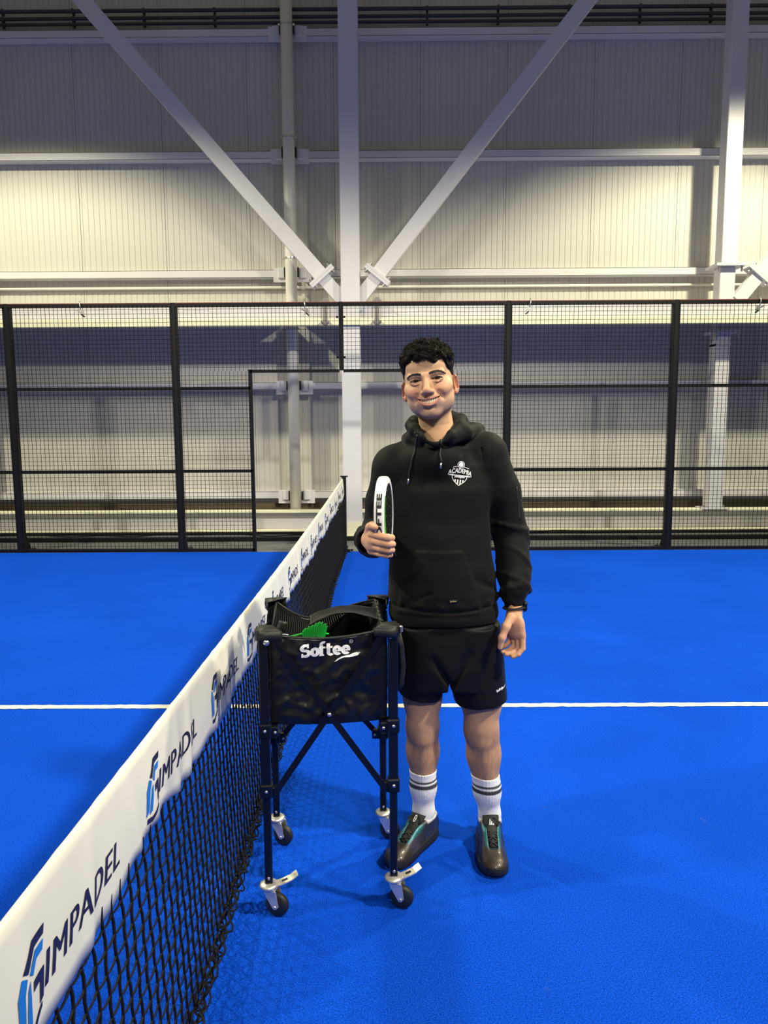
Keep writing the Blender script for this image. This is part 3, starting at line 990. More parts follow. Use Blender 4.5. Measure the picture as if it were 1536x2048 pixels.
# side pouch on the left, strap loop on the right
def pouch(u, v):
    a = math.pi * u
    return (-BW - .014 - .030 * math.sin(a) * (.55 + .45 * math.sin(v * math.pi)), -.13 + .24 * u, .660 + .20 * v + wr(u, 3, v, .6))
o = L('side_pouch', MB().grid(pouch, 24, 20), 'bag_cloth', bag, True); md = o.modifiers.new('cloth', 'SOLIDIFY'); md.thickness = .003
pts = [(LG + .020, -LG + .03, .885), (LG + .030, -LG + .03, .84), (LG + .036, -LG + .035, .77), (LG + .031, -LG + .045, .71), (LG + .018, -LG + .05, .69)]
L('strap_loop', MB().tube(pts, .008, 8, flat=.2), 'bag_strap', bag, True)
L('buckle', MB().box((LG + .026, -LG - .002, .902), (.010, .012, .022), .003), 'zinc', bag)

# ---- white print on the bag front
def thick_text():
    """Fat rounded lettering drawn as strokes: S o f t e e."""
    T = []
    def arc(cx, cy, rx, ry, a0, a1, n=18):
        return [(cx + rx * math.cos(math.radians(a)), cy + ry * math.sin(math.radians(a))) for a in np.linspace(a0, a1, n)]
    def st(p, w0, w1=None, closed=False):
        T.append(stroke2d(p, w0 if w1 is None else np.linspace(w0, w1, len(p) + (1 if closed else 0)), closed))
    # S
    P = arc(.30, .67, .185, .185, 55, 255, 16) + arc(.30, .29, .185, .20, 75, -135, 16)
    st(P, [.17] * 3 + [.20] * (len(P) - 6) + [.17] * 3)
    st([(.44, .66), (.44, .95)], .10); st([(.135, .0), (.135, .30)], .10)
    # o
    st(arc(.80, .33, .155, .24, 0, 360, 28), [.20] * 28)
    # f
    st([(1.14, 0), (1.14, .75)] , .19); st(arc(1.27, .78, .14, .17, 180, 60, 10), .17); st([(1.00, .58), (1.36, .58)], .12); st([(1.02, .045), (1.28, .045)], .09)
    # t
    st([(1.52, .14), (1.52, .85)], .19); st([(1.40, .58), (1.74, .58)], .12); st(arc(1.63, .17, .115, .115, 180, 330, 10), .16)
    # e e
    for cx in (1.985, 2.44):
        st(arc(cx, .33, .155, .24, 0, 318, 26), [.20] * 26)
        st([(cx - .15, .31), (cx + .235, .31)], .115)
    return merge2d(T)
V, F = thick_text()
V = V * (.0572, .0445)
V[:, 1] += V[:, 0] * .055
bagb = None
def local_bvh(o):
    return BVHTree.FromPolygons([tuple(v.co) for v in o.data.vertices], [tuple(p.vertices) for p in o.data.polygons])
bagb = local_bvh(bag)
V2, F2 = slice_flat(V, F, .008)
L('lettering', drape(V2, F2, (-.087, -.4, .8170), (1, 0, 0), (0, 0, 1), bagb, (0, 1, 0), .003), 'print_white', bag)
sw_ = poly2d([(0, 0), (.010, .010), (.022, .0165), (.034, .019), (.046, .0215), (.058, .0265), (.068, .0285), (.080, .028), (.072, .020), (.060, .0165), (.044, .0145), (.030, .0135), (.018, .0095), (.008, .0035)])
rg = merge2d([stroke2d([(.0052 * math.cos(a), .0052 * math.sin(a)) for a in np.linspace(0, 2 * math.pi, 20)], .0011), (lambda t: (t[0] - np.array((.0022, .0026)), t[1]))(text_polys('R', .0072, .0001))])
V2, F2 = slice_flat(*sw_, .008)
L('swoosh', drape(V2, F2, (.017, -.4, .8020), (1, 0, 0), (0, 0, 1), bagb, (0, 1, 0), .003), 'print_white', bag)
V2, F2 = slice_flat(*rg, .005)
L('registered_mark', drape(V2, F2, (.0685, -.4, .8655), (1, 0, 0), (0, 0, 1), bagb, (0, 1, 0), .003), 'print_white', bag)

# ---- bright green ribbed piece lying in the bag
cr, sr = math.cos(CRZ), math.sin(CRZ)
def cartw(x, y, z): return np.array((CX + x * cr - y * sr, CY + x * sr + y * cr, z))
gx = thing('marker_cone', tuple(cartw(-.065, -.10, ZB + .01)), 'bright green ribbed plastic piece sticking out of the cart bag', 'training cone')
g = MB(); NB = 22
for k in range(NB):                              # fan of ribs
    a = math.radians(-8 + 40 * k / (NB - 1))
    p0 = cartw(-.062 + .030 * math.sin(a), -.105, .70); p1 = cartw(-.062 + .110 * math.sin(a), -.108 + .004 * (k % 2), .902 - .050 * abs(math.sin(a - .36)) + .003 * (k % 3))
    g.bar(p0, p1, .0048, .010, up=(0, 1, 0))
g.build('ribs', 'green_plastic', gx)
g = MB().tube([cartw(-.072 + x, -.095 + .02 * math.sin(x * 20), .862 + .006 * math.cos(x * 30)) for x in np.linspace(-.05, .075, 24)], .006, 8, flat=.5)
g.build('edge', 'green_plastic', gx, True)
MB().lathe([(.055, 0), (.05, .01), (.02, .05), (.012, .09)], cartw(-.075, -.10, ZB + .01), (0, 0, 1), 16).build('cone_body', 'green_plastic', gx, True)

# ================================================================== IMPLICIT-SURFACE MODELLING
class Field:
    """Signed-distance grid; shapes are blended in smoothly and meshed with surface nets."""
    def __init__(s, lo, hi, h):
        s.h = h; s.lo = np.array(lo, float)
        s.n = np.ceil((np.array(hi) - s.lo) / h).astype(int) + 1
        s.ax = [s.lo[i] + h * np.arange(s.n[i]) for i in range(3)]
        s.F = np.full(s.n, .5, np.float32)
    def win(s, lo, hi):
        sl = []; ar = []
        for i in range(3):
            a = max(0, int((lo[i] - s.lo[i]) / s.h)); b_ = min(s.n[i], int((hi[i] - s.lo[i]) / s.h) + 2)
            if b_ <= a: return None, None
            sl.append(slice(a, b_))
            sh = [1, 1, 1]; sh[i] = b_ - a
            ar.append(s.ax[i][a:b_].reshape(sh).astype(np.float32))
        return tuple(sl), ar
    def comb(s, sl, d, mode, k):
        A = s.F[sl]
        if mode == 'add':
            if k > 0:
                hh = np.clip(.5 + .5 * (A - d) / k, 0, 1); R_ = A * (1 - hh) + d * hh - k * hh * (1 - hh)
            else: R_ = np.minimum(A, d)
        elif mode == 'sub':
            nd = -d
            if k > 0:
                hh = np.clip(.5 - .5 * (A - nd) / k, 0, 1); R_ = A * (1 - hh) + nd * hh + k * hh * (1 - hh)
            else: R_ = np.maximum(A, nd)
        s.F[sl] = R_
    def ell(s, c, r, k=.01, mode='add', R=None):
        """Ellipsoid, optional 3x3 rotation (columns = axes)."""
        m_ = max(r) + 3 * k + 3 * s.h
        sl, (X, Y, Z) = s.win(np.array(c) - m_, np.array(c) + m_)
        if sl is None: return s
        x, y, z = X - c[0], Y - c[1], Z - c[2]
        if R is not None:
            x, y, z = [x * R[0][i] + y * R[1][i] + z * R[2][i] for i in range(3)]
        q = np.sqrt((x / r[0]) ** 2 + (y / r[1]) ** 2 + (z / r[2]) ** 2)
        g = np.sqrt((x / r[0] ** 2) ** 2 + (y / r[1] ** 2) ** 2 + (z / r[2] ** 2) ** 2) + 1e-9
        d = np.where(q < .35, (q - 1) * min(r), q * (q - 1) / g)
        s.comb(sl, d.astype(np.float32), mode, k); return s
    def cone(s, a, b_, ra, rb, k=.01, mode='add', flat=None):
        """Tapered capsule; flat = (axis, factor) squashes it."""
        a = np.array(a, float); b_ = np.array(b_, float); m_ = max(ra, rb) + 3 * k + 3 * s.h
        sl, (X, Y, Z) = s.win(np.minimum(a, b_) - m_, np.maximum(a, b_) + m_)
        if sl is None: return s
        v = b_ - a; L2 = v @ v + 1e-12
        t = np.clip(((X - a[0]) * v[0] + (Y - a[1]) * v[1] + (Z - a[2]) * v[2]) / L2, 0, 1)
        dx, dy, dz = X - a[0] - v[0] * t, Y - a[1] - v[1] * t, Z - a[2] - v[2] * t
        if flat is not None:
            f_ = [1, 1, 1]; f_[flat[0]] = 1 / flat[1]; dx, dy, dz = dx * f_[0], dy * f_[1], dz * f_[2]
        d = np.sqrt(dx * dx + dy * dy + dz * dz) - (ra + (rb - ra) * t)
        if flat is not None: d = d * flat[1]
        s.comb(sl, d.astype(np.float32), mode, k); return s
    def chain(s, P, R_, k=.01, mode='add'):
        for i in range(len(P) - 1): s.cone(P[i], P[i + 1], R_[i], R_[i + 1], k, mode)
        return s
    def fn(s, lo, hi, f, k=.005, mode='add'):
        sl, ar = s.win(lo, hi)
        if sl is None: return s
        d = f(*ar); s.comb(sl, np.broadcast_to(d, s.F[sl].shape).astype(np.float32), mode, k); return s
    def warp(s, lo, hi, f):
        """Add f(x, y, z) to the field in a window (inflates where negative)."""
        sl, ar = s.win(lo, hi)
        if sl is not None: s.F[sl] += np.broadcast_to(f(*ar), s.F[sl].shape).astype(np.float32)
        return s
    def mesh(s, relax=1):
        F = s.F; n = np.array(F.shape); ins = F < 0
        nc = n - 1
        cid, px, py, pz = [], [], [], []
        quads = []
        for ax in range(3):
            a = [slice(None)] * 3; b_ = [slice(None)] * 3
            a[ax] = slice(0, -1); b_[ax] = slice(1, None)
            I = np.argwhere(ins[tuple(a)] != ins[tuple(b_)])
            if len(I) == 0: continue
            J = I.copy(); J[:, ax] += 1
            f0 = F[I[:, 0], I[:, 1], I[:, 2]]; f1 = F[J[:, 0], J[:, 1], J[:, 2]]
            t = f0 / (f0 - f1)
            P = I.astype(np.float64); P[:, ax] += t
            u, v = (ax + 1) % 3, (ax + 2) % 3
            ok = (I[:, u] > 0) & (I[:, v] > 0) & (I[:, u] < n[u] - 1) & (I[:, v] < n[v] - 1)
            corners = []
            for du, dv in ((-1, -1), (0, -1), (0, 0), (-1, 0)):
                C_ = I.copy(); C_[:, u] += du; C_[:, v] += dv
                good = (C_ >= 0).all(1) & (C_ < nc).all(1)
                q = (C_[:, 0] * nc[1] + C_[:, 1]) * nc[2] + C_[:, 2]
                cid.append(q[good]); px.append(P[good, 0]); py.append(P[good, 1]); pz.append(P[good, 2])
                corners.append(q)
            Q = np.stack(corners, 1)[ok]; flip = (f0 < 0)[ok]
            Q[~flip] = Q[~flip][:, ::-1]
            quads.append(Q)
        cid = np.concatenate(cid); ids, inv = np.unique(cid, return_inverse=True)
        cnt = np.bincount(inv)
        V = np.stack([np.bincount(inv, np.concatenate(p)) / cnt for p in (px, py, pz)], 1)
        Q = np.searchsorted(ids, np.concatenate(quads))
        for _ in range(relax):
            S = np.zeros_like(V); c_ = np.zeros(len(V))
            for e0, e1 in ((0, 1), (1, 2), (2, 3), (3, 0)):
                for d_ in range(3): S[:, d_] += np.bincount(Q[:, e0], V[Q[:, e1], d_], len(V)) + np.bincount(Q[:, e1], V[Q[:, e0], d_], len(V))
                c_ += np.bincount(Q[:, e0], minlength=len(V)) + np.bincount(Q[:, e1], minlength=len(V))
            V = V * .5 + .5 * S / np.maximum(c_, 1)[:, None]
        return V * s.h + s.lo, Q

def np_mesh(name, parts, material, parent=None, cols=None, smooth=True):
    """parts: list of (V, Q) arrays joined into one mesh; cols: list of Nx3 colours."""
    Vs = np.vstack([p[0] for p in parts]); k = 0; Qs = []
    for V, Q in parts: Qs.append(np.asarray(Q) + k); k += len(V)
    o = wloc(parent) if parent is not None else Vector((0, 0, 0))
    Vs = Vs - np.array(o)
    me = bpy.data.meshes.new(name)
    Qs = np.vstack(Qs); nq = len(Qs)
    me.vertices.add(len(Vs)); me.vertices.foreach_set('co', Vs.astype(np.float32).ravel())
    me.loops.add(nq * 4); me.loops.foreach_set('vertex_index', Qs.astype(np.int32).ravel())
    me.polygons.add(nq); me.polygons.foreach_set('loop_start', np.arange(0, nq * 4, 4, dtype=np.int32))
    try: me.polygons.foreach_set('loop_total', np.full(nq, 4, np.int32))
    except Exception: pass
    me.update(calc_edges=True); me.validate()
    if smooth: me.polygons.foreach_set('use_smooth', np.ones(len(me.polygons), bool))
    if cols is not None:
        C_ = np.vstack(cols); C_ = np.hstack([C_, np.ones((len(C_), 1))]).astype(np.float32)
        at = me.attributes.new('col', 'FLOAT_COLOR', 'POINT'); at.data.foreach_set('color', C_.ravel())
    me.materials.append(MATS[material])
    ob = bpy.data.objects.new(name, me); COL.objects.link(ob)
    if parent is not None: ob.parent = parent
    return ob

def sstep(x, a, b_):
    t = np.clip((x - a) / (b_ - a), 0, 1); return t * t * (3 - 2 * t)
def mixc(C_, c, w_):
    return C_ * (1 - w_[:, None]) + np.array(c) * w_[:, None]
def noise3(P, f, seed=0):
    """Cheap smooth pseudo-noise from warped sines, about -1..1."""
    x, y, z = P[0] * f + seed, P[1] * f + 2.3 * seed, P[2] * f - 1.7 * seed
    return (np.sin(x + 1.7 * np.sin(y * .83 + 1)) + np.sin(y * 1.13 + 1.5 * np.sin(z * .91 + 2)) + np.sin(z * .97 + 1.6 * np.sin(x * .77 + 3))) / 3

attr_mat('skin', .58, .32, sss=.18, bump=.05, bscale=420, noise=.06, nscale=45)
mat('hair', (.0062, .0044, .0028), .58, noise=.4, nscale=90, bump=.3, bscale=260, spec=.12)
mat('brow_hair', (.014, .009, .006), .6, noise=.3, nscale=200)
mat('teeth', (.92, .84, .66), .25, noise=.05, nscale=50)
attr_mat('eyeball', .12, .6)
mat('hoodie_cloth', (.0046, .0046, .0040), .74, noise=.2, nscale=9, bump=.10, bscale=520, sheen=.03, spec=.18)
mat('hoodie_cord', (.014, .014, .014), .6, noise=.2, nscale=90, bump=.4, bscale=600)
mat('shorts_cloth', (.0026, .0026, .0030), .6, noise=.25, nscale=9, bump=.12, bscale=480, sheen=.02, spec=.2)
mat('eyelet', (.05, .05, .05), .3, metal=.8, noise=.1)
attr_mat('sock_knit', .9, .15, bump=.25, bscale=700, noise=.04, nscale=60)
attr_mat('shoe_shell', .36, .5, metal=.3, coat=.25, bump=.35, bscale=420, noise=.12, nscale=120)
mat('shoe_sole', (.009, .009, .009), .6, noise=.25, nscale=50)
mat('shoe_black', (.010, .010, .011), .75, noise=.25, nscale=70, bump=.4, bscale=500)
mat('shoe_white', (.78, .78, .80), .6, noise=.05)
mat('gold_ink', (.55, .45, .12), .5, noise=.1)

# ================================================================== PERSON
PB = Vector((.79, -1.30, 0))
HEAD = np.array((.684, -1.36, 1.663))
_ry, _rr, _rp = math.radians(-9), math.radians(8.3), math.radians(2)
# head frame: yaw to the picture's left, rolled so that the crown leans left
HR = np.array(Matrix.Rotation(_ry, 3, 'Z')) @ np.array(Matrix.Rotation(-_rr, 3, 'Y')) @ np.array(Matrix.Rotation(_rp, 3, 'X'))
def h2w(P): return np.asarray(P) @ HR.T + HEAD

SKIN = np.array((.63, .378, .220))

# ---------------- head (built in head space: +x picture right, -y face, z up, z=0 eye line)
fd = Field((-.112, -.142, -.262), (.125, .135, .135), .00165)
fd.ell((0, .014, .030), (.0805, .102, .092), 0)
fd.ell((0, -.018, -.030), (.0775, .074, .090), .02)
fd.ell((0, -.026, -.076), (.0605, .062, .045), .02)          # jaw
for sx in (-1, 1): fd.ell((sx * .0495, -.004, -.066), (.024, .040, .032), .02)   # jaw angles
fd.ell((0, -.066, -.104), (.030, .027, .0225), .016)          # chin
fd.ell((0, -.060, .045), (.062, .036, .042), .02)            # forehead
for sx in (-1, 1):
    fd.cone((sx * .010, -.0890, .0140), (sx * .052, -.0755, .0165), .0105, .0095, .010)   # brow ridge
    fd.ell((sx * .0330, -.0995, .001), (.019, .0165, .0105), .012, 'sub')               # socket
    fd.ell((sx * .045, -.0655, -.034), (.024, .021, .020), .016)                        # raised cheek
    fd.ell((sx * .059, -.045, -.022), (.020, .024, .018), .016)
fd.ell((0, -.082, -.066), (.036, .018, .026), .016)          # muzzle
# nose
fd.cone((0, -.0890, .012), (0, -.1135, -.0325), .0080, .0115, .009)
fd.ell((0, -.1150, -.0350), (.0118, .0105, .0098), .006)
for sx in (-1, 1):
    fd.ell((sx * .0148, -.1010, -.0390), (.0096, .0115, .0085), .006)
    fd.ell((sx * .0075, -.110, -.0470), (.0040, .0055, .0033), .002, 'sub')            # nostril
    # smile fold from nose wing to beyond the mouth corner
    fd.chain([(sx * .0232, -.0985, -.037), (sx * .036, -.0905, -.047), (sx * .0455, -.0800, -.060), (sx * .0480, -.0740, -.068)], [.0024, .0050, .0042, .0010], .010, 'sub')
    fd.ell((sx * .0355, -.0765, -.0005), (.0212, .0128, .0098), .005)                  # lids over the eyeball
    fd.chain([(sx * .021, -.0865, -.0085), (sx * .036, -.0900, -.0108), (sx * .050, -.0815, -.008)], [.0006, .0009, .0006], .006)   # lower lid bag
    # eye slit
    def slit(X, Y, Z, sx=sx):
        u = (X - sx * .0355) / .0185
        zm = .0008 - .0006 * u * u; hh = .0040 * (1 - u * u)
        return np.maximum(np.maximum(np.abs(Z - zm) - hh, Y + .078), (np.abs(u) - 1) * .018)
    fd.fn((sx * .0355 - .024, -.12, -.02), (sx * .0355 + .024, -.06, .02), slit, .0015, 'sub')
    # crow's feet
    for dz in (-.004, .002): fd.cone((sx * .0545, -.0745, dz), (sx * .063, -.064, dz * 2.2 + .001), .0009, .0006, .002, 'sub')
# lips and smiling mouth
def mz_up(u): return -.0628 + .0085 * u * u
def mz_lo(u): return -.0758 + .0220 * u * u
U = np.linspace(-1, 1, 17)
def my(u): return -.1012 + .0265 * abs(u) ** 1.8
fd.chain([(.0385 * u, my(u) - .0005, mz_up(u) + .0027 - .0012 * abs(u) + .0008 * math.cos(u * 9) * (abs(u) < .35)) for u in U], [.0015 + .0016 * (1 - u * u) for u in U], .004)
fd.chain([(.0365 * u, my(u) - .0008, mz_lo(u) - .0048 + .0012 * abs(u)) for u in U], [.0015 + .0030 * (1 - u * u) for u in U], .005)
fd.cone((-.014, -.0955, -.0905), (.014, -.0955, -.0905), .0030, .0030, .009, 'sub')       # groove under the lip
def mouth(X, Y, Z):
    u = X / .0395; uu = np.clip(u, -1, 1)
    zu = -.0628 + .0085 * uu * uu; zl = -.0758 + .0220 * uu * uu
    zm = (zu + zl) / 2; hh = np.maximum((zu - zl) / 2, 0)
    return np.maximum(np.maximum(np.abs(Z - zm) - hh, Y + .0745), (np.abs(u) - 1) * .03)
fd.fn((-.045, -.13, -.1), (.045, -.05, -.05), mouth, .0012, 'sub')
# ears
for sx in (-1, 1):
    c, s_ = math.cos(sx * .42), math.sin(sx * .42)
    Rz = np.array([[c, -s_, 0], [s_, c, 0], [0, 0, 1]])
    fd.ell((sx * .0865, .016, -.024), (.0085, .0195, .0335), .006, R=Rz)
    fd.ell((sx * .0905, .006, -.021), (.006, .0105, .0205), .004, 'sub', R=Rz)
    fd.ell((sx * .0845, .000, -.048), (.0058, .0088, .0100), .004)
# neck (top part, overlaps the body neck)
fd.cone((0, .024, -.075), (.002, .030, -.20), .0560, .0580, .018)
fd.cone((.002, .030, -.20), (.004, .046, -.27), .0580, .0560, .02)
HV, HQ = fd.mesh(1)

def head_col(V):
    x, y, z = V[:, 0], V[:, 1], V[:, 2]
    C_ = np.tile(SKIN, (len(V), 1))
    n_ = noise3((x, y, z), 160)
    # warm cheeks, nose tip and ears
    for sx in (-1, 1):
        C_ = mixc(C_, (.62, .27, .19), .55 * np.exp(-(((x - sx * .046) / .022) ** 2 + ((z + .034) / .020) ** 2)) * (y < -.03))
        C_ = mixc(C_, (.62, .28, .20), .6 * sstep(np.abs(x), .080, .088) * (z > -.066) * (z < .022))
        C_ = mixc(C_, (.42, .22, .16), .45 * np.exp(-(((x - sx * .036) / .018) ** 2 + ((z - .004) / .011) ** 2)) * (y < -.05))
    C_ = mixc(C_, (.60, .27, .19), .45 * np.exp(-((x / .016) ** 2 + ((z + .034) / .012) ** 2)) * (y < -.08))
    # shaved beard shadow: jaw, chin, upper lip
    jaw = sstep(-z, .058, .085) * sstep(-y, -.012, .02) * (z > -.150)
    jaw = np.maximum(jaw, np.exp(-(((z + .058) / .008) ** 2 + (x / .030) ** 2)) * (y < -.07))
    jaw *= 1 - .6 * np.exp(-((x / .018) ** 2 + ((z + .098) / .008) ** 2))
    C_ = mixc(C_, (.285, .20, .165), np.clip(jaw * (.50 + .12 * n_), 0, .8))
    sb = sstep(np.abs(x), .060, .070) * (y > -.05) * (y < .0) * sstep(z, -.055, -.01) * sstep(-z, -.03, .0)
    C_ = mixc(C_, (.20, .14, .11), .35 * sb)
    # lips
    u = x / .0395; uu = np.clip(u, -1, 1)
    zu = -.0628 + .0085 * uu * uu; zl = -.0758 + .0220 * uu * uu
    up = sstep(-np.abs(z - (zu + .0030)), -.0052, -.0034) * (z > zu - .002)
    lo = sstep(-np.abs(z - (zl - .0045)), -.0078, -.0052) * (z < zl + .002)
    lip = np.maximum(up, lo) * sstep(-np.abs(u), -1.02, -.92) * (y < -.06)
    C_ = mixc(C_, (.47, .19, .15), .70 * lip)
    inside = (np.abs(u) < 1) * (z < zu - .0002) * (z > zl + .0002) * (y > my_arr(u) + .006) * (y < -.03)
    C_ = mixc(C_, (.07, .015, .012), .95 * inside)
    # scalp under the hair
    return np.clip(C_, 0, 1)
def my_arr(u): return -.1012 + .0265 * np.abs(u) ** 1.8
HC = head_col(HV)

# ---------------- body core, legs and hands in world space
def P_(*a): return np.array(a, float)
SHR, SHL = P_(.566, -1.300, 1.374), P_(.884, -1.290, 1.420)
ELR, ELL_ = P_(.508, -1.250, 1.120), P_(.980, -1.265, 1.128)
WRR, WRL = P_(.489, -1.560, 1.158), P_(.982, -1.352, .905)
HIPR, HIPL = P_(.676, -1.285, .80), P_(.838, -1.285, .80)
KNR, KNL = P_(.667, -1.305, .462), P_(.878, -1.305, .448)
ANR, ANL = P_(.672, -1.282, .090), P_(.914, -1.290, .080)
bf = Field((.42, -1.66, .60), (1.06, -1.08, 1.60), .008)
bf.chain([P_(.745, -1.285, .78), P_(.735, -1.285, 1.0), P_(.722, -1.285, 1.25)], [.115, .105, .115], .05)
for s_, S_, E_, W_ in ((-1, SHR, ELR, WRR), (1, SHL, ELL_, WRL)):
    bf.cone(P_(.71, -1.29, 1.40), S_, .06, .05, .04); bf.cone(S_, E_, .045, .036, .03); bf.cone(E_, W_, .036, .024, .03)
bf.cone(P_(.708, -1.305, 1.36), P_(.700, -1.315, 1.50), .070, .050, .03)
bf.cone(HIPR, HIPR - P_(0, 0, .2), .085, .075, .04); bf.cone(HIPL, HIPL - P_(0, 0, .2), .085, .075, .04)
CV, CQ = bf.mesh(1)

def leg_field(hip, kn, an, sc, top, fdir):
    """One leg down to the foot; returns the skin mesh and the sock that fits over it."""
    f_ = Field((min(hip[0], an[0]) - .13, -1.47, .012), (max(hip[0], an[0]) + .13, -1.12, .74), .0034)
    out = -1 if kn[0] < .75 else 1
    f_.cone(hip, kn + P_(0, .004, .09), .085, .0655 * sc, .03)
    f_.cone(kn + P_(0, .004, .09), kn + P_(0, .004, -.02), .0655 * sc, .0560 * sc, .03)
    f_.ell(kn + P_(-.004 * out, -.036, .014), (.034, .020, .040), .03)                     # kneecap
    f_.ell(kn + P_(0, -.032, -.045), (.022, .016, .020), .025)
    mid = kn + (an - kn) * .33
    f_.cone(kn + P_(0, .006, -.02), mid + P_(0, .014, 0), .0550 * sc, .0545 * sc, .03)
    f_.ell(mid + P_(-.014 * out, .024, .02), (.036, .040, .085), .03); f_.ell(mid + P_(.017 * out, .020, .03), (.032, .038, .085), .03)
    f_.cone(mid + P_(0, .010, 0), kn + (an - kn) * .68, .052 * sc, .0425 * sc, .03)
    f_.cone(kn + (an - kn) * .68, an + P_(0, 0, .02), .0425 * sc, .034, .025)
    f_.cone(kn + P_(0, -.036, -.06), an + P_(0, -.024, .10), .012, .008, .035)             # shin
    d = P_(fdir[0], fdir[1], 0); d /= np.linalg.norm(d)
    f_.cone(an + P_(0, 0, .02), an + P_(0, 0, -.03), .034, .030, .02)
    f_.ell(an - d * .022 + P_(0, 0, -.030), (.029, .029, .034), .02)                       # heel
    f_.cone(an + d * .02 + P_(0, 0, -.030), an + d * .120 + P_(0, 0, -.050), .030, .019, .02)
    skin = f_.mesh(1)
    f_.F -= .0030
    f_.warp((an[0] - .12, -1.47, .1), (an[0] + .12, -1.12, top), lambda X, Y, Z: .0010 * np.sin(np.arctan2(Y + 1.29, X - an[0]) * 34) * sstep(Z, top - .115, top - .105))
    f_.fn((min(hip[0], an[0]) - .14, -1.48, top - .01), (max(hip[0], an[0]) + .14, -1.11, .75), lambda X, Y, Z: top - Z - .05 * (Y + 1.29) + 0 * X, 0, 'sub')
    return skin + f_.mesh(1)
DIRR, DIRL = P_(-.544, -.839, 0), P_(-.055, -.998, 0)
LV1, LQ1, KV1, KQ1 = leg_field(HIPR, KNR, ANR, .98, .272, DIRR); LV2, LQ2, KV2, KQ2 = leg_field(HIPL, KNL, ANL, 1.03, .256, DIRL)

def leg_col(V):
    x, y, z = V[:, 0], V[:, 1], V[:, 2]
    C_ = np.tile(SKIN * P_(.80, .76, .74), (len(V), 1))
    n_ = noise3((x * 3, y * 3, z), 90) ; n2 = noise3((x * 5, y * 5, z * .8), 210, 3)
    C_ = mixc(C_, (.10, .065, .045), np.clip(.22 + .12 * n_ + .20 * n2, 0, .6) * sstep(-z, -.50, -.40))
    C_ = mixc(C_, SKIN * .9, .4 * np.exp(-((z - .475) / .035) ** 2) * (y < -1.32))
    return C_

# right hand: fist round the racket rim
hf = Field((.43, -1.745, 1.095), (.625, -1.52, 1.255), .0014)
hf.ell((.4955, -1.628, 1.170), (.0215, .044, .039), .01)
hf.cone(WRR, P_(.492, -1.605, 1.168), .0270, .0285, .015)
hf.ell((.5005, -1.648, 1.172), (.0165, .024, .037), .012)
FZ = [1.1925, 1.1725, 1.1530, 1.1355]; FRd = [.0102, .0105, .0100, .0088]; FX = [-.014, -.012, -.014, -.019]
for k in range(4):
    z0, r, dx = FZ[k], FRd[k], FX[k]; back = [0, .004, .014, .028][k]
    mcp = P_(.499, -1.668 + back * .7, z0 + .002); pip = P_(.561 + dx, -1.7005 + back, z0 - .004); dip = P_(.571 + dx, -1.676 + back, z0 - .008); tip = P_(.565 + dx, -1.655 + back, z0 - .010)
    mid_ = (mcp + pip) / 2 + P_(0, -.0075, .000)
    g_ = Field(*[(np.min([mcp, pip, dip, tip], 0) - .02), (np.max([mcp, pip, dip, tip], 0) + .02)], .0014) if False else hf
    hf.chain([P_(.4925, -1.648 + back * .5, z0 + .001), mcp], [r * 1.05, r * 1.12], .006)
    hf.chain([mcp, mid_, pip], [r * 1.12, r * 1.0, r * 1.05], .0035); hf.chain([pip, dip, tip], [r * 1.04, r * .94, r * .85], .0035)
hf.chain([P_(.489, -1.622, 1.194), P_(.4925, -1.652, 1.2125), P_(.4995, -1.680, 1.2210), P_(.5085, -1.700, 1.2190)], [.0155, .0132, .0118, .0092], .007)
HRV, HRQ = hf.mesh(1)

# left hand: hanging, loosely curled
lf = Field((.885, -1.475, .685), (1.06, -1.28, .935), .0015)
lf.cone(WRL + P_(0, 0, .01), P_(.980, -1.366, .868), .0285, .0275, .012)
tw_ = math.radians(38); Rh = np.array([[math.cos(tw_), -math.sin(tw_), 0], [math.sin(tw_), math.cos(tw_), 0], [0, 0, 1]])
lf.ell((.978, -1.3785, .836), (.0215, .043, .045), .012, R=Rh)
lf.ell((.981, -1.3780, .808), (.0170, .041, .022), .012, R=Rh)
LLn = [1.0, 1.06, 1.0, .84]; LR = [.0100, .0104, .0098, .0088]
for k in range(4):
    s_, r = LLn[k], LR[k]
    off = Rh @ P_(0, -.030 + .0195 * k, 0)                     # knuckle row follows the turned palm
    mcp = P_(.9835, -1.376, .800 + .004 * (k == 3)) + off * P_(-1, 1, 1) * P_(-1, 1, 1)
    pip = mcp + P_(.000, -.006, -.040) * s_; dip = pip + P_(-.0200, -.008, -.0150) * s_; tip = dip + P_(-.0195, -.002, -.0030) * s_
    if k == 0: dip = pip + P_(-.016, -.006, -.018); tip = dip + P_(-.018, -.001, -.008)
    lf.chain([mcp + P_(-.004, 0, .026), mcp], [r * .9, r * 1.12], .008)
    lf.chain([mcp, pip], [r * 1.1, r * 1.0], .003); lf.chain([pip, dip, tip], [r, r * .92, r * .80], .003)
lf.chain([P_(.962, -1.392, .864), P_(.943, -1.414, .838), P_(.9285, -1.424, .803), P_(.9225, -1.424, .770)], [.0165, .0140, .0118, .0090], .009)
HLV, HLQ = lf.mesh(1)
def hand_col(V):
    n_ = noise3((V[:, 0], V[:, 1], V[:, 2]), 130)
    C_ = np.tile(SKIN * P_(1.04, .98, .98), (len(V), 1))
    return mixc(C_, (.62, .30, .22), np.clip(.22 + .22 * n_, 0, .5))
HWV = h2w(HV)
person = bpy.data.objects.new('tmp', None); person.location = PB
body = np_mesh('person', [(HWV, HQ), (CV, CQ), (LV1, LQ1), (LV2, LQ2), (HRV, HRQ), (HLV, HLQ)], 'skin', person,
               [HC, np.tile(SKIN, (len(CV), 1)), leg_col(LV1), leg_col(LV2), hand_col(HRV), hand_col(HLV)])
body.parent = None; body.location = PB
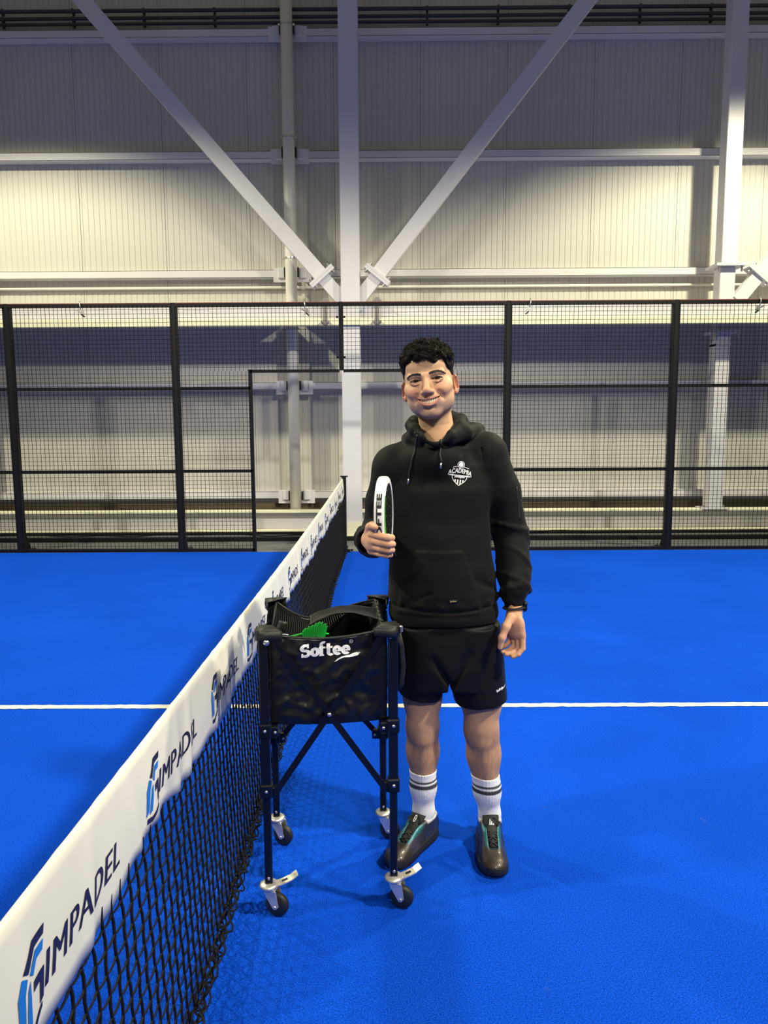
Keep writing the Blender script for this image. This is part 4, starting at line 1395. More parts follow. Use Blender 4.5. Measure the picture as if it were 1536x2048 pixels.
bpy.data.objects.remove(person)
person = body
tag(person, 'smiling young man in black hoodie and shorts holding a racket upright', 'person')
headb = BVHTree.FromPolygons([tuple(v) for v in HV], [tuple(int(i) for i in q) for q in HQ])

def head_obj(name, mb, mname, parent=None, smooth=True):
    """Head-space MB -> world child of the person."""
    mb.v = [tuple(p) for p in h2w(np.array(mb.v))]
    return mb.build(name, mname, parent or person, smooth)

# eyes
for sx in (-1, 1):
    n = 28; vs = []; fs = []; cols = []
    c0 = P_(sx * .0355, -.0725, .0006); R0 = .0150
    gaze = P_(sx * -.02 + .10, -1, -.03); gaze /= np.linalg.norm(gaze); xg, yg, zg = rotm(gaze)
    rings = 24
    for i in range(rings + 1):
        th = math.pi * i / rings
        for k in range(n):
            a = 2 * math.pi * k / n
            vs.append(c0 + R0 * (zg * math.cos(th) + (xg * math.cos(a) + yg * math.sin(a)) * math.sin(th)))
            cols.append((.006, .004, .004) if th < .22 else (.030, .014, .008) if th < .55 else (.34, .29, .26))
    Q_ = [(i * n + k, i * n + (k + 1) % n, (i + 1) * n + (k + 1) % n, (i + 1) * n + k) for i in range(rings) for k in range(n)]
    np_mesh('eye', [(h2w(np.array(vs)), np.array(Q_))], 'eyeball', person, [np.array(cols)])
    P = []
    for u in np.linspace(-1, 1, 15):
        x = sx * .0355 + .0185 * u; z = .0008 - .0006 * u * u + .0040 * (1 - u * u) + .0004
        h_ = headb.ray_cast(Vector((x, -.2, z + .0012)), Vector((0, 1, 0)))
        P.append((x, (h_[0].y if h_[0] else -.088) - .0004, z))
    head_obj('eyelashes', MB().tube(P, [.0007 + .0006 * (1 - abs(u)) for u in np.linspace(-1, 1, 15)], 6), 'brow_hair')
    # eyebrow: many short hairs lying along an arch
    g = MB(); rb = np.random.default_rng(3 + sx)
    key = [(.0120, .0178), (.024, .0215), (.038, .0228), (.050, .0200), (.0595, .0130)]
    kx = [k[0] for k in key]; kz = [k[1] for k in key]
    for q in range(420):
        t = rb.uniform(0, 1) ** .9; ax_ = .0125 + .046 * t; wd = .0031 * (1 - .65 * t ** 2)
        z = np.interp(ax_, kx, kz) + rb.uniform(-wd, wd)
        ln_ = .0065 * rb.uniform(.7, 1.2); an_ = (.45 - 1.05 * t) + rb.normal(0, .10)
        pts = []
        for j in range(3):
            xx = sx * (ax_ + ln_ * (j / 2) * math.cos(an_)); zz = z + ln_ * (j / 2) * math.sin(an_) * .7
            h_ = headb.ray_cast(Vector((xx, -.2, zz)), Vector((0, 1, 0)))
            if h_[0] is None: break
            pts.append((xx, h_[0].y - .0006 - .0007 * (j == 1), zz))
        if len(pts) == 3: g.tube(pts, [.00075, .00065, .0003], 4, caps=False)
    o = head_obj('eyebrow', g, 'brow_hair')
# teeth
g = MB()
tw = [.0072, .0062, .0060, .0052, .0048]
x = 0
for k, w_ in enumerate(tw):
    for sx in (-1, 1):
        xc = sx * (x + w_ / 2); u = xc / .0395; zt = -.0628 + .0085 * u * u; zb = -.0752 + .0150 * u * u + (.0006 if k == 1 else 0)
        yc = -.0958 + .0225 * abs(xc / .032) ** 1.9
        rot = -math.atan2(.043 * abs(xc / .032) ** .9 * sx, 1) * -.9
        g.box((xc, yc, (zt + .003 + zb) / 2), (w_ * .95, .0055, zt + .003 - zb), .0013, rot)
    x += w_
head_obj('teeth', g, 'teeth', smooth=False)
# small ear studs are not built: too small to show

# ---------------- hair: sculpted cap with curls on top, faded sides
hh_ = Field((-.115, -.130, -.105), (.115, .145, .175), .0020)
def hair_fn(X, Y, Z):
    def e(cx, cy, cz, rx, ry, rz):
        x, y, z = (X - cx), (Y - cy), (Z - cz)
        q = np.sqrt((x / rx) ** 2 + (y / ry) ** 2 + (z / rz) ** 2)
        gq = np.sqrt((x / rx ** 2) ** 2 + (y / ry ** 2) ** 2 + (z / rz ** 2) ** 2) + 1e-6
        return np.where(q < .4, (q - 1) * min(rx, ry, rz), q * (q - 1) / gq)
    top = e(.002, .006, .056, .0890, .110, .0780)
    curl = np.sin(92 * X + 2.6 * np.sin(71 * Y + 1) + 1.3 * np.sin(66 * Z)) * np.sin(88 * Y + 2.2 * np.sin(83 * Z + 2)) + .8 * np.sin(101 * Z + 2.4 * np.sin(77 * X + .5)) * np.sin(79 * X + 2 * np.sin(94 * Y))
    fine = np.sin(230 * X + 3 * np.sin(170 * Y)) * np.sin(215 * Z + 2.5 * np.sin(190 * X))
    topw = sstep(Z, .030, .075)
    top = top - (.0052 * curl + .0014 * fine) * topw
    # front curtain edge: irregular fringe, lower right of centre
    edge = .067 + .006 * np.sin(62 * X + 1.2) + .004 * np.sin(131 * X) - .016 * np.exp(-((X - .026) / .022) ** 2) - .05 * sstep(np.abs(X), .060, .082) + 1.1 * np.clip(Y + .055, 0, 1)* 0
    front = edge - Z                                        # <0 above the hairline
    back = -(Y + .030 - .10 * np.clip(.045 - Z, -.02, .05) * 0)   # <0 behind the temples
    low_side = (-.030 - .8 * np.clip(Y - .012, 0, .09)) - Z  # <0 above the lower fade line
    region = np.minimum(front, np.maximum(back, low_side))
    side = e(0, .014, .030, .0835, .1055, .095) - .0012 * fine
    vol = np.minimum(top, side)
    return np.maximum(vol, region * .8)
hh_.fn((-.115, -.130, -.105), (.115, .145, .175), hair_fn, 0)
for sx in (-1, 1):                                          # ear openings
    hh_.ell((sx * .088, .014, -.026), (.020, .025, .036), .004, 'sub')
rb = np.random.default_rng(21)
GV, GQ = hh_.mesh(1)
hair = np_mesh('hair', [(h2w(GV), GQ)], 'hair', person)
tag(hair, 'short dark curly hair with faded sides')
hb = BVHTree.FromPolygons([tuple(v) for v in GV], [tuple(int(i) for i in q) for q in GQ])
g = MB()
for q in range(2300):                                        # loose curls standing off the cap
    th = rb.uniform(0, 2 * math.pi); ph = rb.uniform(0, 1) ** .6 * 1.45
    d = P_(math.sin(ph) * math.cos(th), math.sin(ph) * math.sin(th) * 1.1, math.cos(ph))
    h_ = hb.ray_cast(Vector((0, 0, .05)) + Vector(d) * .3, -Vector(d))
    if h_[0] is None or h_[0].z < .050: continue
    p = np.array(h_[0]); nrm = np.array(h_[1]); xa, ya, za = rotm(nrm)
    rad = rb.uniform(.0035, .0075); turns = rb.uniform(.6, 1.2); a0 = rb.uniform(0, 6.28); tilt = rb.uniform(-.6, .6)
    pts = []
    for j in range(9):
        a = a0 + 2 * math.pi * turns * j / 8
        pts.append(p + xa * rad * math.cos(a) + ya * rad * math.sin(a) * .8 + nrm * (-.0030 + .0042 * math.sin(j / 8 * math.pi) + tilt * .004 * math.cos(a)))
    g.tube(pts, [.0003 + .0006 * math.sin((j + .5) / 9 * math.pi) for j in range(9)], 4, caps=False)
for q in range(46):                                         # fringe wisps over the forehead
    x = rb.uniform(-.052, .060); z = .066 + .004 * math.sin(62 * x) - .012 * math.exp(-((x - .026) / .022) ** 2) + rb.uniform(-.002, .008)
    h_ = hb.ray_cast(Vector((x, -.3, z + .006)), Vector((0, 1, 0)))
    if h_[0] is None: continue
    p = np.array(h_[0]); pts = []
    sw = rb.uniform(-.010, .010)
    for j in range(7):
        t = j / 6; pts.append(p + P_(sw * t + .003 * math.sin(t * 7 + q), -.0015 + .003 * t, -.013 * t * rb.uniform(.9, 1.1)))
    g.tube(pts, [.0010 * (1 - .7 * j / 6) for j in range(7)], 4, caps=False)
o = head_obj('curls', g, 'hair', hair); o['kind'] = 'stuff'

# ================================================================== CLOTHES
def slab(zs, cxs, cys, as_, bs):
    """Distance to a stack of elliptical slices (a torso or trouser leg)."""
    def f(X, Y, Z):
        z = Z.ravel()
        cx = np.interp(z, zs, cxs).reshape(Z.shape); cy = np.interp(z, zs, cys).reshape(Z.shape)
        a = np.interp(z, zs, as_).reshape(Z.shape); b_ = np.interp(z, zs, bs).reshape(Z.shape)
        x, y = X - cx, Y - cy
        p = 2.35
        q = (np.abs(x / a) ** p + np.abs(y / b_) ** p) ** (1 / p)
        d = (q - 1) * np.minimum(a, b_)
        return np.maximum(d, np.maximum(zs[0] - Z, Z - zs[-1]))
    return f
# ---------------- hoodie
hd = Field((.415, -1.66, .785), (1.075, -1.10, 1.575), .0050)
hd.fn((.45, -1.55, .78), (1.05, -1.05, 1.45), slab([.836, .858, .893, .94, 1.07, 1.20, 1.30, 1.38, 1.43], [.742, .742, .740, .737, .731, .722, .722, .720, .716],
      [-1.285] * 9, [.188, .194, .190, .190, .177, .178, .184, .170, .125], [.138, .142, .138, .146, .138, .134, .134, .118, .090]), .0)
hd.cone(P_(.66, -1.305, 1.432), SHR + P_(.006, 0, -.004), .062, .066, .03)
hd.cone(P_(.755, -1.300, 1.440), SHL + P_(-.004, 0, -.002), .062, .068, .03)
# sleeves
hd.cone(SHR, (SHR + ELR) / 2 + P_(-.006, 0, 0), .068, .062, .03); hd.cone((SHR + ELR) / 2 + P_(-.006, 0, 0), ELR, .062, .060, .02)
FM = ELR + (WRR - ELR) * .55
hd.cone(ELR, FM + P_(0, 0, -.004), .060, .056, .025); hd.cone(FM + P_(0, 0, -.004), WRR + P_(0, .028, -.004), .056, .043, .012)
hd.cone(SHL, (SHL + ELL_) / 2 + P_(.010, 0, .01), .070, .066, .03); hd.cone((SHL + ELL_) / 2 + P_(.010, 0, .01), ELL_, .066, .062, .02)
FL = ELL_ + (WRL - ELL_) * .62
hd.cone(ELL_, FL + P_(.004, -.004, 0), .062, .056, .006); hd.cone(FL + P_(.004, -.004, 0), WRL + P_(.002, .008, .045), .056, .046, .006)
hd.cone(WRL + P_(0, .008, .040), WRL + P_(-.002, .002, .004), .038, .0365, .010)     # rib cuff
hd.cone(WRR + P_(0, .055, 0), WRR + P_(0, .012, 0), .047, .0455, .010)
# sleeve folds: ridges wrapping the arm
def ring(c, axis, r, thick, a0, a1, k=.012, tilt=.0, mode='add'):
    x, y, z = rotm(axis); c = np.array(c)
    pts = [c + (x * math.cos(a) + y * math.sin(a)) * r + z * tilt * math.cos(a - a0) for a in np.linspace(a0, a1, 9)]
    hd.chain(pts, [thick * (.35 + .65 * math.sin(math.pi * i / 8)) for i in range(9)], k, mode)
axL = WRL - ELL_; axL /= np.linalg.norm(axL); axLu = ELL_ - SHL; axLu /= np.linalg.norm(axLu)
for q, (t, r, th, a0, a1, tl) in enumerate([(.06, .060, .007, 2.0, 4.6, .05), (.24, .058, .007, 0.5, 3.2, -.055), (.38, .057, .008, 2.4, 5.2, .05), (.52, .055, .008, .2, 3.0, -.04), (.66, .053, .009, 3.0, 5.8, .03), (.80, .050, .012, 1.2, 6.4, .014)]):
    ring(ELL_ + axL * (t * .25), axL, r, th, a0, a1, .008, tl)
for q, (t, r, th, a0, a1, tl) in enumerate([(.55, .064, .008, 2.2, 4.6, .05), (.78, .062, .009, 0.4, 3.0, -.05), (.92, .061, .010, 3.0, 6.0, .04)]):
    ring(SHL + axLu * (t * .29), axLu, r, th * .8, a0, a1, .010, tl)
axR = ELR - SHR; axR /= np.linalg.norm(axR)
for q, (t, r, th, a0, a1, tl) in enumerate([(.62, .061, .009, 1.0, 4.6, .04), (.80, .060, .010, 2.6, 6.2, -.03), (.95, .060, .011, 1.0, 5.0, .02)]):
    ring(SHR + axR * (t * .27), axR, r, th, a0, a1, .014, tl)
axF = WRR - ELR; axF /= np.linalg.norm(axF)
for t, a0 in ((.35, 0), (.55, 2.5), (.72, 1.0)): ring(ELR + axF * t * .31, axF, .056 - .010 * t, .010, a0, a0 + 3.8, .012, .02)
# armpit and chest drape folds (grooves)
for a, b_, r in ((P_(.872, -1.395, 1.300), P_(.800, -1.428, 1.205), .006), (P_(.884, -1.38, 1.25), P_(.822, -1.425, 1.12), .007), (P_(.596, -1.40, 1.30), P_(.640, -1.43, 1.20), .006),
                 (P_(.592, -1.39, .965), P_(.660, -1.43, 1.05), .008), (P_(.905, -1.36, .960), P_(.840, -1.42, 1.00), .007), (P_(.60, -1.395, .905), P_(.685, -1.43, .955), .006),
                 (P_(.640, -1.415, 1.405), P_(.655, -1.432, 1.28), .005), (P_(.770, -1.410, 1.395), P_(.775, -1.430, 1.30), .004)):
    hd.cone(a, b_, r, r * .4, .018, 'sub')
# seams where the sleeves are set in
for S_, s_ in ((SHR, -1), (SHL, 1)):
    pts = [S_ + P_(-s_ * (.020 + .010 * math.sin(a)), .075 * math.cos(a) * -1, .072 * math.sin(a) - .012) for a in np.linspace(-.9, 2.0, 12)]
    hd.chain(pts, [.0022] * 12, .004, 'sub')
hd.ell((.703, -1.358, 1.400), (.105, .076, .075), .03)      # yoke under the collar
# kangaroo pocket: a patch standing 4 mm proud with sloped hand openings
def pocket(X, Y, Z):
    top, bot = 1.098, .880
    xl = np.interp(Z.ravel(), [.88, .955, 1.098], [.575, .588, .640]).reshape(Z.shape); xr = np.interp(Z.ravel(), [.88, .955, 1.098], [.862, .848, .795]).reshape(Z.shape)
    m_ = sstep(X, xl - .003, xl + .003) * sstep(-X, -xr - .003, -xr + .003) * sstep(Z, bot - .004, bot + .004) * sstep(-Z, -top - .003, -top + .003)
    return -.0048 * m_ * (Y < -1.33)
hd.warp((.55, -1.5, .86), (.90, -1.33, 1.12), pocket)
# hem seam: gathered groove, lower at the middle front
def hem(X, Y, Z):
    zs_ = .903 - .014 * np.exp(-((X - .745) / .12) ** 2) * (Y < -1.28)
    return .0050 * np.exp(-((Z - zs_) / .0045) ** 2) - .0022 * np.exp(-((Z - zs_ - .018) / .010) ** 2) * (1 + np.sin(X * 95 + Y * 60))
hd.warp((.50, -1.48, .84), (.97, -1.10, .96), hem)
# cloth unevenness
hd.warp((.415, -1.66, .785), (1.075, -1.10, 1.50), lambda X, Y, Z: .0022 * noise3((X, Y, Z), 17) + .0016 * noise3((X, Y, Z * 1.4), 38, 2))
# hood: thick folded collar round the neck, bag of cloth behind
NC = P_(.702, -1.318, 1.47)
col_pts = [P_(.697, -1.438, 1.458), P_(.664, -1.425, 1.478), P_(.638, -1.385, 1.502), P_(.628, -1.33, 1.516), P_(.642, -1.262, 1.524), P_(.70, -1.222, 1.532), P_(.768, -1.240, 1.536), P_(.797, -1.300, 1.532), P_(.788, -1.365, 1.512), P_(.752, -1.420, 1.482), P_(.703, -1.440, 1.458)]
hd.chain(col_pts, [.0125, .0155, .0185, .021, .026, .030, .030, .0235, .019, .016, .0125], .010)
hd.chain([P_(.655, -1.405, 1.458), P_(.628, -1.36, 1.472), P_(.622, -1.30, 1.474)], [.014, .020, .022], .012)
hd.chain([P_(.752, -1.412, 1.464), P_(.806, -1.370, 1.490), P_(.838, -1.300, 1.496), P_(.862, -1.235, 1.494)], [.016, .024, .028, .028], .012)
hd.ell((.735, -1.195, 1.455), (.135, .060, .055), .03); hd.ell((.850, -1.225, 1.503), (.034, .045, .022), .015); hd.ell((.806, -1.262, 1.532), (.020, .035, .016), .012)
hd.ell((.625, -1.25, 1.47), (.030, .05, .025), .02)
# creases along the collar
hd.chain([P_(.606, -1.392, 1.452), P_(.652, -1.435, 1.440), P_(.698, -1.452, 1.435)], [.004, .004, .003], .006, 'sub')
hd.chain([P_(.704, -1.452, 1.435), P_(.760, -1.432, 1.446), P_(.830, -1.380, 1.466)], [.003, .004, .004], .006, 'sub')
# neck opening with V at the front
hd.cone(P_(.704, -1.316, 1.30), P_(.704, -1.318, 1.47), .052, .0645, 0, 'sub'); hd.cone(P_(.704, -1.318, 1.465), P_(.704, -1.330, 1.66), .0655, .090, .006, 'sub')
hd.chain([P_(.700, -1.452, 1.472), P_(.700, -1.395, 1.478)], [.006, .030], .004, 'sub'); hd.chain([P_(.700, -1.47, 1.497), P_(.700, -1.395, 1.497)], [.028, .044], .006, 'sub')
# cuff openings
hd.cone(WRR + P_(0, .02, 0), WRR + P_(0, -.05, 0), .034, .046, .0, 'sub')
hd.cone(WRL + P_(0, .002, .012), WRL + P_(0, -.002, -.05), .026, .029, .0, 'sub')
# the torso must not fill the waist opening
hd.fn((.5, -1.5, .78), (1.0, -1.08, .90), slab([.70, .882], [.742] * 2, [-1.285] * 2, [.178, .178], [.122, .122]), 0, 'sub')
DV, DQ = hd.mesh(1)
hoodie = np_mesh('hoodie', [(DV, DQ)], 'hoodie_cloth', person)
tag(hoodie, 'black hooded sweatshirt with a white crest on the chest')
hoodb = BVHTree.FromPolygons([tuple(v) for v in DV], [tuple(int(i) for i in q) for q in DQ])
def onto(x, z, off=.003, y0=-2.0, bv=None):
    h_ = (bv or hoodb).ray_cast(Vector((x, y0, z)), Vector((0, 1, 0)))
    return P_(x, (h_[0].y if h_[0] else -1.42) - off, z)
def at(u, v, Y):
    """World point on plane Y seen at photo pixel (u, v): used once to measure positions on the garment."""
    d = _F + _R2 * ((u - 768) / FPX) - _U2 * ((v - 1024) / FPX)
    t = (Y - CAM_POS[1]) / d.y
    return P_(CAM_POS[0] + d.x * t, Y, CAM_POS[2] + d.z * t)
# drawstrings with eyelets and metal tips
for pix in ([(834, 869), (832, 890), (826, 915), (820, 940), (818, 958)], [(887, 867), (882, 885), (880, 905), (882, 925)]):
    W_ = [at(u, v, -1.43) for u, v in pix]
    key = [onto(p[0], p[2], .004) for p in W_]
    pts = []
    for i in range(len(key) - 1):
        for q in np.linspace(0, 1, 5, endpoint=False):
            p = key[i] * (1 - q) + key[i + 1] * q; pts.append(onto(p[0] + .0012 * math.sin(i * 5 + q * 5), p[2], .0038))
    pts.append(key[-1])
    st = MB().tube(pts, .0034, 8).build('drawstring', 'hoodie_cord', hoodie, True)
    d = pts[-1] - pts[-2]; d /= np.linalg.norm(d)
    MB().cyl(pts[-1], pts[-1] + d * .020, .0030, n=10).build('tip', 'rivet', st, True)
    e_ = onto(key[0][0], key[0][2], .0015)
    MB().tube([e_ + P_(.0078 * math.cos(a), -.0012, .0085 * math.sin(a)) for a in np.linspace(0, 2 * math.pi, 18, endpoint=False)], .0021, 6, closed=True).build('eyelet', 'eyelet', st, True)
# zip pocket on the upper left sleeve
zp_ = []
for q in np.linspace(0, 1, 14):
    p = at(1030 + 7 * q, 972 + 66 * q, -1.30); h_ = hoodb.ray_cast(Vector((p[0], -2, p[2])), Vector((0, 1, 0)))
    if h_[0]: zp_.append((h_[0].x, h_[0].y - .0006, h_[0].z))
if len(zp_) > 3: MB().tube(zp_, .0026, 6, flat=.6).build('sleeve_zip', 'hoodie_cord', hoodie, True)
# crest print: ball, arched name, shield
def arch(V, k, cx):
    V = V.copy(); V[:, 1] -= k * (V[:, 0] - cx) ** 2; return V
def crest():
    items = []
    t = text_polys('ACADEMIA', .0215, .0, .0, .80, 1.0); w_ = t[0][:, 0].max()
    tv = t[0].copy(); tv[:, 0] -= w_ / 2; tv[:, 0] *= .082 / w_; tv = arch(tv, 5.5, 0); items += [(tv + (dx, dy), t[1]) for dx, dy in ((-.0005, 0), (.0005, 0), (0, .0005), (0, -.0005))]
    items.append((arch(np.array([(-.041, -.0018), (-.036, -.0045), (.036, -.0045), (.041, -.0018), (.034, -.0015), (-.034, -.0015)]), 5.5, 0), [(0, 1, 2, 3, 4, 5)]))
    sh = [(-.026, -.006), (-.0255, -.018), (-.020, -.027), (-.010, -.036), (0, -.043), (.010, -.036), (.020, -.027), (.0255, -.018), (.026, -.006)]
    items.append(stroke2d(sh, .0022))
    items.append(stroke2d([(-.026, .013), (-.026, .0175), (-.009, .021)], .0016)); items.append(stroke2d([(.009, .021), (.030, .0165)], .0016))
    for x0, y1 in ((-.0135, -.0325), (-.0045, -.039), (.0045, -.039), (.0135, -.0325)): items.append(poly2d([(x0 - .0023, -.0235), (x0 + .0023, -.0235), (x0 + .0023, y1), (x0 - .0023, y1)]))
    t2 = text_polys('padelgate', .0095, .0003, .3, 1.0); w2 = t2[0][:, 0].max(); items.append((t2[0] * (.036 / w2, 1) + (-.018, -.0165), t2[1]))
    ball = [(.0098 * math.cos(a), .0275 + .0088 * math.sin(a)) for a in np.linspace(0, 2 * math.pi, 28, endpoint=False)]
    items.append(stroke2d([(.0118 * math.cos(a), .0275 + .0108 * math.sin(a)) for a in np.linspace(0, 2 * math.pi, 28)], .0016)); items.append(poly2d([(x * .82, .0275 + (y - .0275) * .95) for x, y in ball]))
    return merge2d(items)
V, F = crest(); a = math.radians(-8); V = V @ np.array([[math.cos(a), math.sin(a)], [-math.sin(a), math.cos(a)]]) * .98
V2, F2 = slice_flat(V, F, .006)
pc = at(921, 946, -1.42)
drape(V2, F2, (pc[0], -1.8, pc[2]), (1, 0, 0), (0, 0, 1), hoodb, (0, 1, 0), .0012).build('crest_print', 'print_white', hoodie)
# small woven label above the hem
pl = at(906, 1200, -1.42)
lv = slice_flat(*poly2d([(-.0155, -.0065), (.0155, -.0065), (.0155, .0065), (-.0155, .0065)]), .004)
lab = drape(*lv, (pl[0], -1.8, pl[2]), (1, 0, .08), (0, 0, 1), hoodb, (0, 1, 0), .0012).build('woven_label', 'print_black', hoodie)
t = text_polys('Softee', .0085, .0003, .2); V2, F2 = slice_flat(t[0] + (-.0115, -.003), t[1], .004)
drape(V2, F2, (pl[0], -1.8, pl[2]), (1, 0, .08), (0, 0, 1), hoodb, (0, 1, 0), .0022).build('label_lettering', 'gold_ink', lab)

# ---------------- shorts
sf = Field((.545, -1.475, .495), (1.005, -1.115, .92), .0045)
sf.fn((.545, -1.475, .60), (1.005, -1.1, .92), slab([.605, .68, .78, .90], [.752, .751, .748, .744], [-1.285] * 4, [.185, .194, .186, .176], [.128, .134, .130, .120]), 0)
def leg_tube(cx0, cx1, a0, a1, tilt, zb):
    def f(X, Y, Z):
        k = np.clip((.80 - Z) / (.80 - .53), 0, 1.1)
        cx = cx0 + (cx1 - cx0) * k; a = a0 + (a1 - a0) * k; b_ = .118 - .008 * k
        q = (np.abs((X - cx) / a) ** 2.2 + np.abs((Y + 1.29) / b_) ** 2.2) ** (1 / 2.2)
        d = (q - 1) * np.minimum(a, b_)
        zc = zb + tilt * (X - cx1) + .10 * (Y + 1.29)
        return np.maximum(d, np.maximum(zc - Z, Z - .82))
    return f
sf.fn((.545, -1.475, .495), (.80, -1.1, .83), leg_tube(.664, .6585, .088, .0820, -.10, .576), .02)
sf.fn((.70, -1.475, .495), (1.005, -1.1, .83), leg_tube(.842, .874, .096, .1010, .06, .552), .02)
sf.fn((.69, -1.5, .48), (.82, -1.08, .66), lambda X, Y, Z: np.maximum(np.abs(X - .7565) - np.clip((.630 - Z) * .22, -.02, .02), Z - .632), .012, 'sub')    # gap between the legs
sf.warp((.545, -1.475, .495), (1.005, -1.115, .90), lambda X, Y, Z: .0026 * noise3((X, Y, Z * .6), 26, 5) * sstep(-Z, -.85, -.70))
for a, b_, r in ((P_(.70, -1.42, .72), P_(.76, -1.40, .625), .007), (P_(.82, -1.42, .74), P_(.765, -1.405, .63), .007), (P_(.90, -1.41, .75), P_(.86, -1.41, .60), .006)): sf.cone(a, b_, r, r * .4, .02, 'sub')
sf.fn((.545, -1.47, .49), (.80, -1.1, .62), lambda X, Y, Z: np.maximum(np.sqrt(((X - .6600) / .92) ** 2 + ((Y + 1.29) / 1.32) ** 2) - .0755, Z - .63), 0, 'sub')
sf.fn((.72, -1.47, .49), (1.005, -1.1, .60), lambda X, Y, Z: np.maximum(np.sqrt(((X - .8745) / 1.05) ** 2 + ((Y + 1.29) / 1.18) ** 2) - .0850, Z - .585), 0, 'sub')
SV, SQ = sf.mesh(1)
shorts = np_mesh('shorts', [(SV, SQ)], 'shorts_cloth', person)
tag(shorts, 'black knee-length sports shorts')
shb = BVHTree.FromPolygons([tuple(v) for v in SV], [tuple(int(i) for i in q) for q in SQ])
ps = at(992, 1381, -1.37)
t = text_polys('Softee', .0150, .0006, .15, .85); tv = t[0]; a = math.radians(20)
sw2 = poly2d([(.020, -.004), (.030, -.001), (.042, .001), (.050, .0025), (.044, -.002), (.032, -.004)])
V, F = merge2d([(tv, t[1]), sw2]); V = V @ np.array([[math.cos(a), math.sin(a)], [-math.sin(a), math.cos(a)]]) * .80
V2, F2 = slice_flat(V, F, .006)
drape(V2, F2, (ps[0], -1.8, ps[2]), (1, 0, 0), (0, 0, 1), shb, (0, 1, 0), .0015).build('leg_lettering', 'print_white', shorts)

# ---------------- socks
def sock(V, Q, top):
    z = V[:, 2] + .05 * (V[:, 1] + 1.29); C_ = np.tile((.76, .76, .77), (len(V), 1))
    for z0, z1 in ((top - .0345, top - .0265), (top - .0565, top - .0415)):
        C_ = mixc(C_, (.045, .05, .06), sstep(z, z0 - .0012, z0 + .0012) * sstep(-z, -z1 - .0012, -z1 + .0012))
    return np_mesh('sock', [(V, Q)], 'sock_knit', person, [C_])
sock(KV1, KQ1, .272); sock(KV2, KQ2, .256)

